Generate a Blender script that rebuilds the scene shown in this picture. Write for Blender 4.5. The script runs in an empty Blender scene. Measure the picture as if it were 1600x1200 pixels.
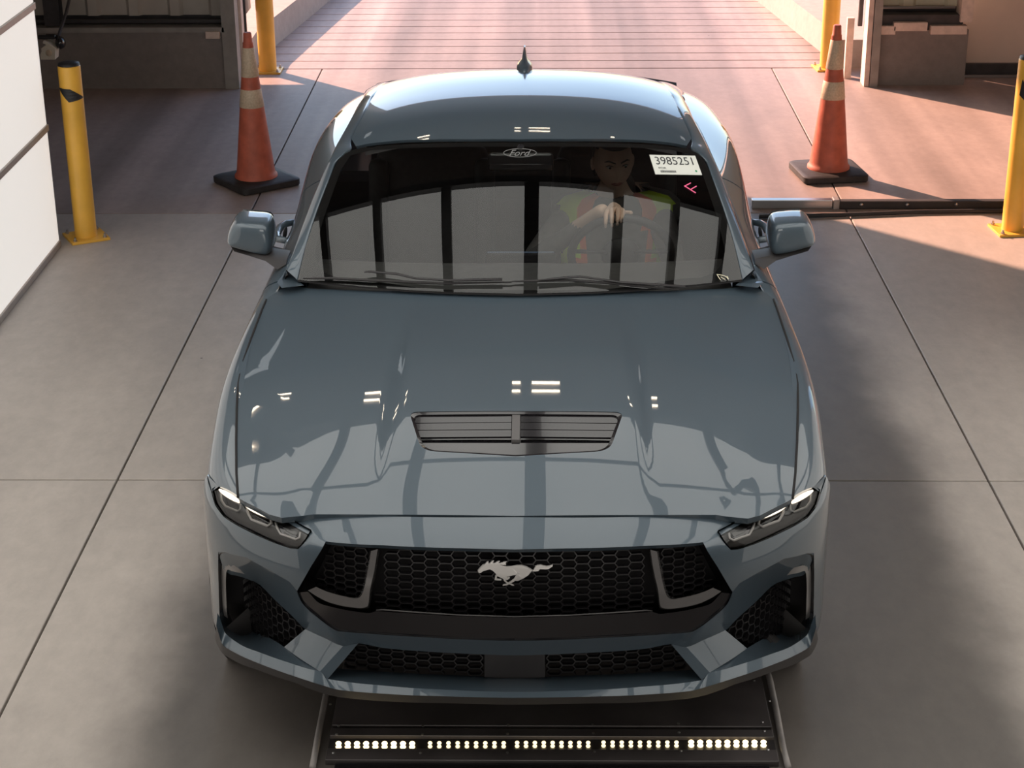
import bpy, bmesh, math, random
import numpy as np
from mathutils import Vector, Matrix
from mathutils.geometry import delaunay_2d_cdt

random.seed(7)
scn = bpy.context.scene
COL = scn.collection
PI = math.pi

# ------------------------------------------------------------------ camera
CF, CP, CYAW, CROLL = 2809.40747, 0.397010969, -0.0175160523, -0.00628731037
CPOS = np.array([0.0751973589, -4.34382566, 3.06105579])
_cp, _sp, _c, _s = math.cos(CP), math.sin(CP), math.cos(CYAW), math.sin(CYAW)
CFW = np.array([_s * _cp, _c * _cp, -_sp])
_R = np.array([_c, -_s, 0.0])
_U = np.cross(_R, CFW)
CR = _R * math.cos(CROLL) + _U * math.sin(CROLL)
CU = _U * math.cos(CROLL) - _R * math.sin(CROLL)
cam_data = bpy.data.cameras.new('camera')
cam_data.sensor_width = 36.0
cam_data.lens = CF / 1600.0 * 36.0
cam_data.clip_end = 400
cam = bpy.data.objects.new('camera', cam_data)
COL.objects.link(cam)
cam.matrix_world = Matrix(((CR[0], CU[0], -CFW[0], CPOS[0]), (CR[1], CU[1], -CFW[1], CPOS[1]),
                           (CR[2], CU[2], -CFW[2], CPOS[2]), (0, 0, 0, 1)))
scn.camera = cam

# ------------------------------------------------------------------ world, sun, exposure
world = bpy.data.worlds.new('world')
scn.world = world
world.use_nodes = True
_nt = world.node_tree
_nt.nodes.clear()
_sky = _nt.nodes.new('ShaderNodeTexSky')
_sky.sky_type = 'NISHITA'
_sky.sun_disc = False
_sky.sun_elevation = math.radians(30)
_sky.sun_rotation = math.radians(-45)
_bg = _nt.nodes.new('ShaderNodeBackground')
_bg.inputs['Strength'].default_value = 0.40
_wo = _nt.nodes.new('ShaderNodeOutputWorld')
_nt.links.new(_sky.outputs[0], _bg.inputs[0])
_nt.links.new(_bg.outputs[0], _wo.inputs[0])
sun_data = bpy.data.lights.new('sun', 'SUN')
sun_data.energy = 13.5
sun_data.color = (1.0, 0.56, 0.40)
sun_data.angle = math.radians(0.6)
sun = bpy.data.objects.new('sun', sun_data)
COL.objects.link(sun)
SUN_EL = math.radians(29)
sun.rotation_euler = Vector((math.cos(SUN_EL) * 0.705, -math.cos(SUN_EL) * 0.709, -math.sin(SUN_EL))).to_track_quat('-Z', 'Y').to_euler()
sun.location = (-8, 16, 9)
FRONT_W = 130
CANOPY_L = 1.6
PANEL_L = 0.58
_al = bpy.data.lights.new('front_fill', 'AREA'); _al.shape = 'RECTANGLE'; _al.size = 5; _al.size_y = 2.6; _al.energy = FRONT_W; _al.color = (1, .95, .88)  # added fill lamp behind the camera, brightens the bumper
_ao = bpy.data.objects.new('front_fill', _al); COL.objects.link(_ao); _ao.location = (0, -7.6, 1.9)
_ao.rotation_euler = Vector((0, 1, -.02)).to_track_quat('-Z', 'Y').to_euler()
scn.view_settings.view_transform = 'Standard'
scn.view_settings.look = 'None'
scn.view_settings.exposure = 0.0
scn.view_settings.gamma = 1.0
scn.view_settings.use_curve_mapping = False
scn.cycles.max_bounces = 8
scn.cycles.sample_clamp_indirect = 4.0

# ------------------------------------------------------------------ helpers
def ray(u, v):
    return CFW + CR * (u - 800) / CF + CU * (600 - v) / CF
def pz(u, v, z):
    d = ray(u, v); t = (z - CPOS[2]) / d[2]; return CPOS + t * d
def py(u, v, y):
    d = ray(u, v); t = (y - CPOS[1]) / d[1]; return CPOS + t * d
def px(u, v, x):
    d = ray(u, v); t = (x - CPOS[0]) / d[0]; return CPOS + t * d
def proj(X):
    d = np.asarray(X, float) - CPOS
    w = d @ CFW
    return np.array([800 + CF * (d @ CR) / w, 600 - CF * (d @ CU) / w])
def hx(p, side=-1):           # point of the image's left half brought to the +x half
    return np.array([side * p[0], p[1], p[2]])

class Spl:                    # natural cubic spline, vector valued, linear outside
    def __init__(s, xs, ys):
        x = np.array(xs, float); y = np.array(ys, float)
        if y.ndim == 1: y = y[:, None]; s.sc = True
        else: s.sc = False
        n = len(x); h = np.diff(x)
        A = np.eye(n); B = np.zeros_like(y)
        for i in range(1, n - 1):
            A[i, i - 1] = h[i - 1]; A[i, i] = 2 * (h[i - 1] + h[i]); A[i, i + 1] = h[i]
            B[i] = 6 * ((y[i + 1] - y[i]) / h[i] - (y[i] - y[i - 1]) / h[i - 1])
        s.m = np.linalg.solve(A, B); s.x = x; s.y = y; s.h = h
    def __call__(s, t):
        t = np.asarray(t, float); sh = t.shape; t = t.reshape(-1)
        tc = np.clip(t, s.x[0], s.x[-1])
        i = np.clip(np.searchsorted(s.x, tc) - 1, 0, len(s.x) - 2)
        h = s.h[i][:, None]; a = (s.x[i + 1] - tc)[:, None]; b = (tc - s.x[i])[:, None]
        m0, m1, y0, y1 = s.m[i], s.m[i + 1], s.y[i], s.y[i + 1]
        r = (m0 * a ** 3 + m1 * b ** 3) / (6 * h) + (y0 / h - m0 * h / 6) * a + (y1 / h - m1 * h / 6) * b
        d = (-m0 * a ** 2 + m1 * b ** 2) / (2 * h) + (y1 - y0) / h - (m1 - m0) * h / 6
        r = r + d * (t - tc)[:, None]
        return r[:, 0].reshape(sh) if s.sc else r.reshape(sh + (s.y.shape[1],))

def sstep(a, b, x):
    t = np.clip((np.asarray(x, float) - a) / (b - a), 0, 1); return t * t * (3 - 2 * t)

def inv(S, u, v, g, side=-1, it=30):
    """parameters (a,b) of the surface point whose (mirrored) picture lands on pixel u,v"""
    a, b = g
    def f(a, b):
        p = np.array(S(a, b)); p = np.array([side * p[0], p[1], p[2]]); return proj(p) - (u, v)
    for _ in range(it):
        r = f(a, b)
        if abs(r).max() < 1e-3: break
        e = 1e-4
        J = np.stack([(f(a + e, b) - r) / e, (f(a, b + e) - r) / e], 1)
        try: d = np.linalg.solve(J, -r)
        except Exception: break
        n = np.abs(d).max(); d = d * min(1, .15 / max(n, 1e-9))
        a += d[0]; b += d[1]
    return a, b
def invs(S, pts, g, side=-1):
    out = []
    for u, v in pts:
        g = inv(S, u, v, g, side); out.append((float(g[0]), float(g[1])))
    return out

def link(name, me, mat=None, parent=None, smooth=False):
    o = bpy.data.objects.new(name, me); COL.objects.link(o)
    if mat is not None and not me.materials: me.materials.append(mat)
    if parent is not None: o.parent = parent
    if smooth:
        for p in me.polygons: p.use_smooth = True
    return o
def obj(name, vs, fs, mat=None, parent=None, smooth=False):
    me = bpy.data.meshes.new(name)
    me.from_pydata([tuple(map(float, v)) for v in vs], [], [tuple(f) for f in fs]); me.update()
    return link(name, me, mat, parent, smooth)
def empty(name, label, cat, loc=(0, 0, 0), group=None, parent=None, rz=0):
    o = bpy.data.objects.new(name, None); COL.objects.link(o); o.location = loc; o.rotation_euler[2] = rz
    o.empty_display_size = .1
    tag(o, label, cat, group)
    return o
def tag(o, label=None, cat=None, group=None, kind=None):
    if label: o['label'] = label
    if cat: o['category'] = cat
    if group: o['group'] = group
    if kind: o['kind'] = kind
    return o
def rel(o, parent):           # keep world place when parented to an offset Empty
    o.parent = parent; o.matrix_parent_inverse = Matrix.Translation(parent.location).inverted()
    return o

class MB:
    """collects shapes for one mesh"""
    def __init__(s): s.v = []; s.f = []
    def add(s, vs, fs):
        n = len(s.v); s.v += [tuple(map(float, v)) for v in vs]; s.f += [tuple(i + n for i in f) for f in fs]; return s
    def box(s, c, d, M=None, bev=0.0):
        x, y, z = d[0] / 2, d[1] / 2, d[2] / 2
        if bev > 0:
            bm = bmesh.new(); bmesh.ops.create_cube(bm, size=1.0)
            bmesh.ops.scale(bm, vec=Vector(d), verts=bm.verts)
            bmesh.ops.bevel(bm, geom=bm.edges[:], offset=bev, segments=2, affect='EDGES', profile=.5)
            vs = [v.co.copy() for v in bm.verts]; bm.verts.index_update()
            fs = [[v.index for v in f.verts] for f in bm.faces]; bm.free()
        else:
            vs = [Vector((a, b, e)) for a in (-x, x) for b in (-y, y) for e in (-z, z)]
            fs = [(0, 1, 3, 2), (4, 6, 7, 5), (0, 4, 5, 1), (2, 3, 7, 6), (0, 2, 6, 4), (1, 5, 7, 3)]
        if M is not None: vs = [M @ v for v in vs]
        return s.add([v + Vector(c) for v in vs], fs)
    def prism(s, poly, d):      # closed polygon (list of 3d points) swept by vector d
        n = len(poly); p = [Vector(q) for q in poly]; d = Vector(d)
        return s.add(p + [q + d for q in p], [tuple(range(n))[::-1], tuple(range(n, 2 * n))] + [(i, (i + 1) % n, n + (i + 1) % n, n + i) for i in range(n)])
    def tube(s, path, r, seg=8, closed=False, cap=True, flat=1.0):
        P = [Vector(p) for p in path]; n = len(P); rs = r if hasattr(r, '__len__') else [r] * n
        rings = []; up = None
        for i in range(n):
            a = P[(i - 1) % n] if (closed or i > 0) else P[0]; b = P[(i + 1) % n] if (closed or i < n - 1) else P[-1]
            t = (b - a).normalized()
            if up is None: up = Vector((0, 0, 1)) if abs(t.z) < .9 else Vector((1, 0, 0))
            x = t.cross(up).normalized(); y = x.cross(t).normalized(); up = y
            rings.append([P[i] + (x * math.cos(2 * PI * k / seg) + y * (flat * math.sin(2 * PI * k / seg))) * rs[i] for k in range(seg)])
        vs = [q for g in rings for q in g]; fs = []
        for i in range(n if closed else n - 1):
            j = (i + 1) % n
            for k in range(seg):
                l = (k + 1) % seg
                fs.append((i * seg + k, i * seg + l, j * seg + l, j * seg + k))
        if cap and not closed:
            fs.append(tuple(range(seg))[::-1]); fs.append(tuple((n - 1) * seg + k for k in range(seg)))
        return s.add(vs, fs)
    def lathe(s, prof, seg=24, c=(0, 0, 0), M=None):   # prof: (r,z) list
        vs = []; fs = []; n = len(prof)
        for i in range(seg):
            a = 2 * PI * i / seg
            for r, z in prof: vs.append(Vector((r * math.cos(a), r * math.sin(a), z)))
        for i in range(seg):
            j = (i + 1) % seg
            for k in range(n - 1): fs.append((i * n + k, j * n + k, j * n + k + 1, i * n + k + 1))
        if M is not None: vs = [M @ v for v in vs]
        return s.add([v + Vector(c) for v in vs], fs)
    def ball(s, c, r, seg=12, rings=8, M=None):
        vs = [Vector((0, 0, 1))]; fs = []
        for i in range(1, rings):
            for k in range(seg):
                th = PI * i / rings; ph = 2 * PI * k / seg
                vs.append(Vector((math.sin(th) * math.cos(ph), math.sin(th) * math.sin(ph), math.cos(th))))
        vs.append(Vector((0, 0, -1)))
        for k in range(seg): fs.append((0, 1 + k, 1 + (k + 1) % seg))
        for i in range(rings - 2):
            for k in range(seg):
                a = 1 + i * seg + k; b = 1 + i * seg + (k + 1) % seg; fs.append((a, a + seg, b + seg, b))
        e = len(vs) - 1; o = 1 + (rings - 2) * seg
        for k in range(seg): fs.append((e, o + (k + 1) % seg, o + k))
        rr = Vector(r) if hasattr(r, '__len__') else Vector((r, r, r))
        vs = [Vector((v.x * rr.x, v.y * rr.y, v.z * rr.z)) for v in vs]
        if M is not None: vs = [M @ v for v in vs]
        return s.add([v + Vector(c) for v in vs], fs)
    def build(s, name, mat=None, parent=None, smooth=False, auto=None):
        o = obj(name, s.v, s.f, mat, parent, smooth or auto is not None)
        if auto is not None: sharp(o.data, auto)
        return o
def sharp(me, deg):
    bm = bmesh.new(); bm.from_mesh(me)
    bmesh.ops.recalc_face_normals(bm, faces=bm.faces)
    for e in bm.edges:
        e.smooth = not (len(e.link_faces) != 2 or e.calc_face_angle(0) > math.radians(deg))
    bm.to_mesh(me); bm.free()
    for p in me.polygons: p.use_smooth = True

def rpoly(P, r, k=5):         # round the corners of a 2d polygon
    out = []; n = len(P); P = [np.array(p, float) for p in P]
    for i in range(n):
        p = P[i]; a = P[i - 1] - p; b = P[(i + 1) % n] - p; rr = r[i] if hasattr(r, '__len__') else r
        if rr <= 0: out.append(tuple(p)); continue
        la, lb = np.linalg.norm(a), np.linalg.norm(b); q = min(rr, la * .45, lb * .45)
        A = p + a / la * q; B = p + b / lb * q
        for j in range(k + 1):
            t = j / k; out.append(tuple((1 - t) ** 2 * A + 2 * t * (1 - t) * p + t * t * B))
    return out

# ------------------------------------------------------------------ materials
def mat(name, col, rough=.6, metal=0, coat=0, noise=None, bump=None, emis=None, spec=None, coatr=.03, trans=0, ior=None):
    """procedural principled; noise=(scale, amount) mottles the colour, bump=(scale, strength)"""
    m = bpy.data.materials.new(name); m.use_nodes = True; nt = m.node_tree; b = nt.nodes['Principled BSDF']
    b.inputs['Base Color'].default_value = (*col, 1); b.inputs['Roughness'].default_value = rough; b.inputs['Metallic'].default_value = metal
    b.inputs['Coat Weight'].default_value = coat; b.inputs['Coat Roughness'].default_value = coatr
    if spec is not None: b.inputs['Specular IOR Level'].default_value = spec
    if ior: b.inputs['IOR'].default_value = ior
    if trans: b.inputs['Transmission Weight'].default_value = trans
    if emis: b.inputs['Emission Color'].default_value = (*emis[0], 1); b.inputs['Emission Strength'].default_value = emis[1]
    tc = nt.nodes.new('ShaderNodeTexCoord')
    if noise:
        n = nt.nodes.new('ShaderNodeTexNoise'); n.inputs['Scale'].default_value = noise[0]; n.inputs['Detail'].default_value = 6
        nt.links.new(tc.outputs['Object'], n.inputs['Vector'])
        r = nt.nodes.new('ShaderNodeMapRange'); r.inputs[1].default_value = .3; r.inputs[2].default_value = .7
        r.inputs[3].default_value = 1 - noise[1]; r.inputs[4].default_value = 1 + noise[1]
        nt.links.new(n.outputs[0], r.inputs[0])
        x = nt.nodes.new('ShaderNodeMix'); x.data_type = 'RGBA'; x.blend_type = 'MULTIPLY'; x.inputs[0].default_value = 1
        x.inputs[6].default_value = (*col, 1); nt.links.new(r.outputs[0], x.inputs[7]); nt.links.new(x.outputs[2], b.inputs['Base Color'])
    if bump:
        n = nt.nodes.new('ShaderNodeTexNoise'); n.inputs['Scale'].default_value = bump[0]; n.inputs['Detail'].default_value = 4
        nt.links.new(tc.outputs['Object'], n.inputs['Vector'])
        k = nt.nodes.new('ShaderNodeBump'); k.inputs['Strength'].default_value = bump[1]; k.inputs['Distance'].default_value = .01
        nt.links.new(n.outputs[0], k.inputs['Height']); nt.links.new(k.outputs[0], b.inputs['Normal'])
    return m

def concrete(name, col, col2, streak=(1, 1), rough=.62, spec=.3, lane=0.0, tracks=0.0):
    m = bpy.data.materials.new(name); m.use_nodes = True; nt = m.node_tree; b = nt.nodes['Principled BSDF']; L = nt.links.new; N = nt.nodes.new
    b.inputs['Roughness'].default_value = rough; b.inputs['Specular IOR Level'].default_value = spec
    g = N('ShaderNodeNewGeometry'); mp = N('ShaderNodeMapping'); mp.inputs['Scale'].default_value = (streak[0], streak[1], 1); L(g.outputs['Position'], mp.inputs[0])
    n1 = N('ShaderNodeTexNoise'); n1.inputs['Scale'].default_value = 1.1; n1.inputs['Detail'].default_value = 8; n1.inputs['Roughness'].default_value = .6; L(mp.outputs[0], n1.inputs['Vector'])
    n2 = N('ShaderNodeTexNoise'); n2.inputs['Scale'].default_value = 14; n2.inputs['Detail'].default_value = 8; n2.inputs['Roughness'].default_value = .7; L(mp.outputs[0], n2.inputs['Vector'])
    r1 = N('ShaderNodeValToRGB'); r1.color_ramp.elements[0].position = .32; r1.color_ramp.elements[1].position = .72
    r1.color_ramp.elements[0].color = (*col2, 1); r1.color_ramp.elements[1].color = (*col, 1); L(n1.outputs[0], r1.inputs[0])
    mr = N('ShaderNodeMapRange'); mr.inputs[1].default_value = .25; mr.inputs[2].default_value = .75; mr.inputs[3].default_value = .86; mr.inputs[4].default_value = 1.1; L(n2.outputs[0], mr.inputs[0])
    x = N('ShaderNodeMix'); x.data_type = 'RGBA'; x.blend_type = 'MULTIPLY'; x.inputs[0].default_value = 1; L(r1.outputs[0], x.inputs[6]); L(mr.outputs[0], x.inputs[7])
    # sparse dark specks / chips
    vo = N('ShaderNodeTexVoronoi'); vo.inputs['Scale'].default_value = 2.3; L(g.outputs['Position'], vo.inputs['Vector'])
    lt = N('ShaderNodeMath'); lt.operation = 'LESS_THAN'; lt.inputs[1].default_value = .016; L(vo.outputs['Distance'], lt.inputs[0])
    y = N('ShaderNodeMix'); y.data_type = 'RGBA'; L(lt.outputs[0], y.inputs[0]); L(x.outputs[2], y.inputs[6]); y.inputs[7].default_value = (.09, .08, .075, 1)
    last = y.outputs[2]
    if lane or tracks:        # rubber and dirt worn into the drive lane, ragged along its edges, and faint wheel tracks
        sx = N('ShaderNodeSeparateXYZ'); L(g.outputs['Position'], sx.inputs[0])
        nz = N('ShaderNodeTexNoise'); nz.inputs['Scale'].default_value = 1.7; nz.inputs['Detail'].default_value = 5; L(g.outputs['Position'], nz.inputs['Vector'])
        ad = N('ShaderNodeMath'); ad.operation = 'MULTIPLY_ADD'; ad.inputs[1].default_value = .30; L(nz.outputs[0], ad.inputs[0]); L(sx.outputs[0], ad.inputs[2])
        of = N('ShaderNodeMath'); of.operation = 'ADD'; of.inputs[1].default_value = -.36; L(ad.outputs[0], of.inputs[0])
        ab = N('ShaderNodeMath'); ab.operation = 'ABSOLUTE'; L(of.outputs[0], ab.inputs[0])
        mp2 = N('ShaderNodeMapRange'); mp2.interpolation_type = 'SMOOTHSTEP'; mp2.inputs[1].default_value = 1.20; mp2.inputs[2].default_value = 1.52; mp2.inputs[3].default_value = 1 - lane; mp2.inputs[4].default_value = 1.0; L(ab.outputs[0], mp2.inputs[0])
        m2 = N('ShaderNodeMapping'); m2.inputs['Scale'].default_value = (2.6, .06, 1); L(g.outputs['Position'], m2.inputs[0])
        tn = N('ShaderNodeTexNoise'); tn.inputs['Scale'].default_value = 1.0; tn.inputs['Detail'].default_value = 3; L(m2.outputs[0], tn.inputs['Vector'])
        tr = N('ShaderNodeMapRange'); tr.inputs[1].default_value = .35; tr.inputs[2].default_value = .65; tr.inputs[3].default_value = 1 - tracks; tr.inputs[4].default_value = 1.0; L(tn.outputs[0], tr.inputs[0])
        mu = N('ShaderNodeMath'); mu.operation = 'MULTIPLY'; L(mp2.outputs[0], mu.inputs[0]); L(tr.outputs[0], mu.inputs[1])
        xx = N('ShaderNodeMix'); xx.data_type = 'RGBA'; xx.blend_type = 'MULTIPLY'; xx.inputs[0].default_value = 1; L(last, xx.inputs[6]); L(mu.outputs[0], xx.inputs[7]); last = xx.outputs[2]
    L(last, b.inputs['Base Color'])
    k = N('ShaderNodeBump'); k.inputs['Strength'].default_value = .12; k.inputs['Distance'].default_value = .004; L(n2.outputs[0], k.inputs['Height']); L(k.outputs[0], b.inputs['Normal'])
    return m

def paint_mat(name, col):
    """solid car colour with fine flake under a clear coat"""
    m = mat(name, col, rough=.42, metal=.25, coat=1.0, coatr=.012)
    nt = m.node_tree; b = nt.nodes['Principled BSDF']
    tc = nt.nodes.new('ShaderNodeTexCoord'); n = nt.nodes.new('ShaderNodeTexNoise'); n.inputs['Scale'].default_value = 900
    nt.links.new(tc.outputs['Object'], n.inputs['Vector'])
    r = nt.nodes.new('ShaderNodeMapRange'); r.inputs[3].default_value = .9; r.inputs[4].default_value = 1.1; nt.links.new(n.outputs[0], r.inputs[0])
    x = nt.nodes.new('ShaderNodeMix'); x.data_type = 'RGBA'; x.blend_type = 'MULTIPLY'; x.inputs[0].default_value = 1
    x.inputs[6].default_value = (*col, 1); nt.links.new(r.outputs[0], x.inputs[7]); nt.links.new(x.outputs[2], b.inputs['Base Color'])
    return m

def glass_mat(name, tint, ior=1.5, rough=.0):
    m = bpy.data.materials.new(name); m.use_nodes = True; nt = m.node_tree; nt.nodes.clear(); N = nt.nodes.new
    o = N('ShaderNodeOutputMaterial'); t = N('ShaderNodeBsdfTransparent'); t.inputs[0].default_value = (*tint, 1)
    g = N('ShaderNodeBsdfGlossy'); g.inputs['Roughness'].default_value = rough; f = N('ShaderNodeFresnel'); f.inputs[0].default_value = ior
    x = N('ShaderNodeMixShader'); L = nt.links.new
    L(f.outputs[0], x.inputs[0]); L(t.outputs[0], x.inputs[1]); L(g.outputs[0], x.inputs[2]); L(x.outputs[0], o.inputs[0])
    return m

def emit_mat(name, col, strength, base=(.8, .8, .8)):
    return mat(name, base, rough=.6, emis=(col, strength))

M_paint = paint_mat('slate_blue_paint', (.058, .083, .106))
M_glossblack = mat('gloss_black_plastic', (.012, .011, .013), rough=.12, coat=.6)
M_satin = mat('satin_black_plastic', (.022, .02, .022), rough=.45)
M_greyplastic = mat('grey_plastic', (.09, .085, .085), rough=.38)
M_mesh = mat('mesh_plastic', (.009, .008, .009), rough=.42, spec=.4)
M_frame = mat('pale_grey_plastic', (.22, .21, .205), rough=.4)
M_void = mat('dark_void', (.006, .005, .006), rough=.9)
M_rubber = mat('black_rubber', (.025, .023, .024), rough=.75, noise=(8, .3))
M_tyre = mat('tyre_rubber', (.02, .02, .021), rough=.8, bump=(60, .3))
M_chrome = mat('bright_metal', (.75, .73, .7), rough=.16, metal=1)
M_emblem = mat('emblem_metal', (.43, .415, .40), rough=.28, metal=.3)
M_satinmetal = mat('satin_metal', (.42, .41, .41), rough=.35, metal=1)
M_windshield = glass_mat('windshield_glass', (.80, .82, .80), ior=1.62)
M_sideglass = glass_mat('tinted_glass', (.10, .105, .105), ior=1.5)
M_lens = glass_mat('lamp_lens', (.85, .85, .84), ior=1.45)
M_yellow = mat('yellow_paint', (.82, .45, .06), rough=.42, noise=(5, .12), coat=.2)
M_black = mat('black_tape', (.012, .012, .014), rough=.5)
M_orange = mat('cone_orange', (.46, .105, .06), rough=.55, noise=(14, .22))
M_collar = mat('cone_collar', (.55, .43, .31), rough=.5, noise=(90, .15))
M_conebase = mat('cone_rubber', (.025, .022, .022), rough=.65, noise=(20, .4))
M_steel = mat('galvanised_steel', (.27, .25, .24), rough=.5, metal=.3, noise=(9, .2))
M_darksteel = mat('dark_steel', (.055, .05, .052), rough=.5, metal=.3, noise=(12, .25))
# =================================================================== SETTING
M_slab = concrete('floor_concrete', (.50, .445, .40), (.41, .365, .33), (1, .55), rough=.5, spec=.35, lane=.74, tracks=.10)
M_slab2 = concrete('apron_concrete', (.47, .375, .335), (.38, .305, .275), (1.2, .8), rough=.55, spec=.3, lane=.28, tracks=.42)
M_wallc = concrete('plinth_concrete', (.30, .26, .24), (.22, .19, .175), (1, 1), rough=.85, spec=.2)
M_curb = concrete('curb_concrete', (.42, .36, .32), (.36, .31, .28), (1, 1), rough=.85, spec=.2)
M_joint = mat('joint_filler', (.06, .05, .047), rough=.9)
M_siding = mat('painted_siding', (.48, .43, .38), rough=.55, noise=(6, .1))
M_sidingR = mat('pale_siding', (.62, .58, .43), rough=.55, noise=(6, .1))
M_tan = mat('tan_panel', (.74, .59, .49), rough=.6, noise=(3, .06))
M_ceil = mat('ceiling_sheet', (.10, .09, .085), rough=.8, noise=(4, .2))
M_wall = mat('wall_sheet', (.40, .36, .33), rough=.8, noise=(4, .15))
M_jamb = mat('grey_painted_steel', (.30, .275, .25), rough=.5, noise=(10, .15))
M_block = mat('pale_block', (.68, .54, .46), rough=.7, noise=(20, .12))

def S_(name, parent=None):
    o = bpy.data.objects.new(name, None); COL.objects.link(o); o['kind'] = 'structure'
    if parent: o.parent = parent
    return o
floor = MB().box((0, .6, -.16), (15, 17.1, .2)).build('floor', M_joint); tag(floor, kind='structure')
xs = [-7.5, -1.585, 1.815, 7.5]; ysl = [-7.9, 1.985, 5.47, 9.13]
for i in range(3):
    for j in range(3):
        x0, x1, y0, y1 = xs[i] + .004, xs[i + 1] - .004, ysl[j] + .004, ysl[j + 1] - .004
        MB().box(((x0 + x1) / 2, (y0 + y1) / 2, -.04), (x1 - x0, y1 - y0, .08), bev=.004).build('slab', M_slab if j < 2 else M_slab2, floor)
# ramp outside: strips between grooves
ramp = MB().box((0, 24.2, -.20), (60, 30, .24)).build('ramp', M_joint); tag(ramp, kind='structure')
for k in range(14):
    y0 = 9.14 + .262 * k
    MB().box((.1, y0 + .129, -.04), (4.9, .25, .08), bev=.006).build('ramp_strip', M_slab2, ramp)
MB().box((.1, 25.4, -.045), (4.9, 25, .08)).build('apron', M_slab2, ramp)
MB().box((-17.5, 24, -.05), (30, 28, .08)).build('yard', M_slab2, ramp); MB().box((17.7, 24, -.05), (30, 28, .08)).build('yard', M_slab2, ramp)
def curb(xa, xb, sgn):
    m = MB(); h = .215; w = .85
    a = [(xa, 9.12), (xa, 9.55), (xb, 11.9), (xb - sgn * .28, 14.2)]
    vs = []
    for x, y in a: vs += [(x, y, 0), (x + sgn * .02, y, h), (x + sgn * w, y, h), (x + sgn * w, y, 0)]
    fs = [(4 * i + k, 4 * i + (k + 1) % 4, 4 * i + 4 + (k + 1) % 4, 4 * i + 4 + k) for i in range(3) for k in range(4)] + [(0, 3, 2, 1), (12, 13, 14, 15)]
    o = m.add(vs, fs).build('curb', M_curb, auto=30); o['kind'] = 'structure'; return o
curb(2.28, 1.985, 1); curb(-2.10, -1.82, -1)

# back wall: left part with plinth, siding, posts; right part with plinth, ledge blocks, siding, tan panel
wl = S_('wall_back')
MB().box((-4.9, 8.66, .19), (5.4, .30, .44)).build('plinth', M_wallc, wl)
MB().box((-4.9, 8.56, .43), (5.4, .14, .035)).build('sill_angle', M_jamb, wl)
MB().box((-2.28, 8.50, .395), (.10, .06, .05)).build('ledge_block', M_block, wl)
MB().box((-2.32, 8.97, 2.85), (.42, .46, 4.8)).build('shadow_caster', M_wall, wl)  # added box mostly above the view, casts the left edge of the sun patch
def siding(x0, x1, z0, z1, y, mt, pitch, parent):
    n = max(1, int(round((x1 - x0) / pitch)))
    for i in range(n):
        a = x0 + (x1 - x0) * i / n; b = x0 + (x1 - x0) * (i + 1) / n; w = b - a
        pr = [(a, y + .03), (a + w * .62, y + .03), (a + w * .70, y), (a + w * .92, y), (b, y + .03), (b, y + .06), (a, y + .06)]
        MB().prism([(p[0], p[1], z0) for p in pr], (0, 0, z1 - z0)).build('siding_sheet', mt, parent)
siding(-7.6, -2.22, .50, 5.2, 8.66, M_siding, .30, wl)
MB().box((-4.9, 8.60, .475), (5.4, .05, .02)).build('girt', M_darksteel, wl)
MB().box((-4.9, 8.74, .50), (5.4, .03, .22)).build('leak_board', M_darksteel, wl)  # added dark boards stop daylight through the gap below the siding
MB().box((2.81, 8.78, .47), (.66, .03, .18)).build('leak_board', M_darksteel, wl)
for x in (-3.43, -5.6):
    m = MB(); m.box((x, 8.50, 2.83), (.11, .012, 4.74)); m.box((x, 8.55, 2.83), (.012, .10, 4.74)); m.box((x, 8.60, 2.83), (.11, .012, 4.74)); m.build('steel_column', M_darksteel, wl)
jl = MB().box((-2.165, 8.60, 2.6), (.10, .22, 5.2)).build('jamb_post', M_jamb, wl)
MB().box((-2.105, 8.70, 2.6), (.02, .10, 5.2)).build('jamb_trim', M_block, wl)
MB().box((-2.10, 8.80, .9), (.03, .03, 1.4)).build('conduit', M_darksteel, wl)
# right part
MB().box((2.81, 8.72, .185), (.66, .30, .43)).build('plinth', M_wallc, wl)
for xc, w, zc in ((2.55, .12, .405), (2.715, .24, .430), (2.99, .26, .405)):
    MB().box((xc, 8.565, zc), (w, .07, .062), bev=.004).build('ledge_block', M_block, wl)
siding(2.46, 3.10, .545, 5.2, 8.70, M_sidingR, .27, wl)
MB().box((2.76, 8.66, .455), (.66, .16, .10)).build('sill_angle', M_darksteel, wl)
MB().tube([(2.44, 8.62, .552), (3.04, 8.62, .552)], .011, 8).build('pipe', M_satinmetal, wl)
m = MB(); m.box((2.475, 8.60, 2.6), (.055, .20, 5.2)); m.build('jamb_post', M_jamb, wl)
MB().box((2.425, 8.60, 2.6), (.035, .16, 5.2)).build('jamb_post', M_block, wl)
MB().box((2.385, 8.72, 2.6), (.03, .03, 4.4)).build('conduit', M_darksteel, wl)
MB().box((2.33, 8.80, .22), (.05, .05, .45)).build('stub_post', M_block, wl)
MB().box((3.11, 8.62, 2.83), (.085, .16, 4.74)).build('jamb_post', M_block, wl)
MB().box((4.7, 8.90, 2.65), (3.1, .06, 5.15)).build('tan_panel', M_tan, wl)
MB().box((4.7, 8.85, .048), (3.1, .06, .095)).build('base_rail', M_darksteel, wl)
MB().box((4.7, 8.80, .012), (3.1, .02, .02)).build('base_strip', M_satinmetal, wl)
MB().box((.15, 8.62, 4.45), (4.6, .30, 1.55)).build('header', M_wall, wl)
o = MB().box((0, .5, 5.3), (15.4, 17.4, .2)).build('ceiling', M_ceil); tag(o, kind='structure')
M_sky = emit_mat('skylight_sheet', (.9, .97, 1), 1.1)
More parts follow.
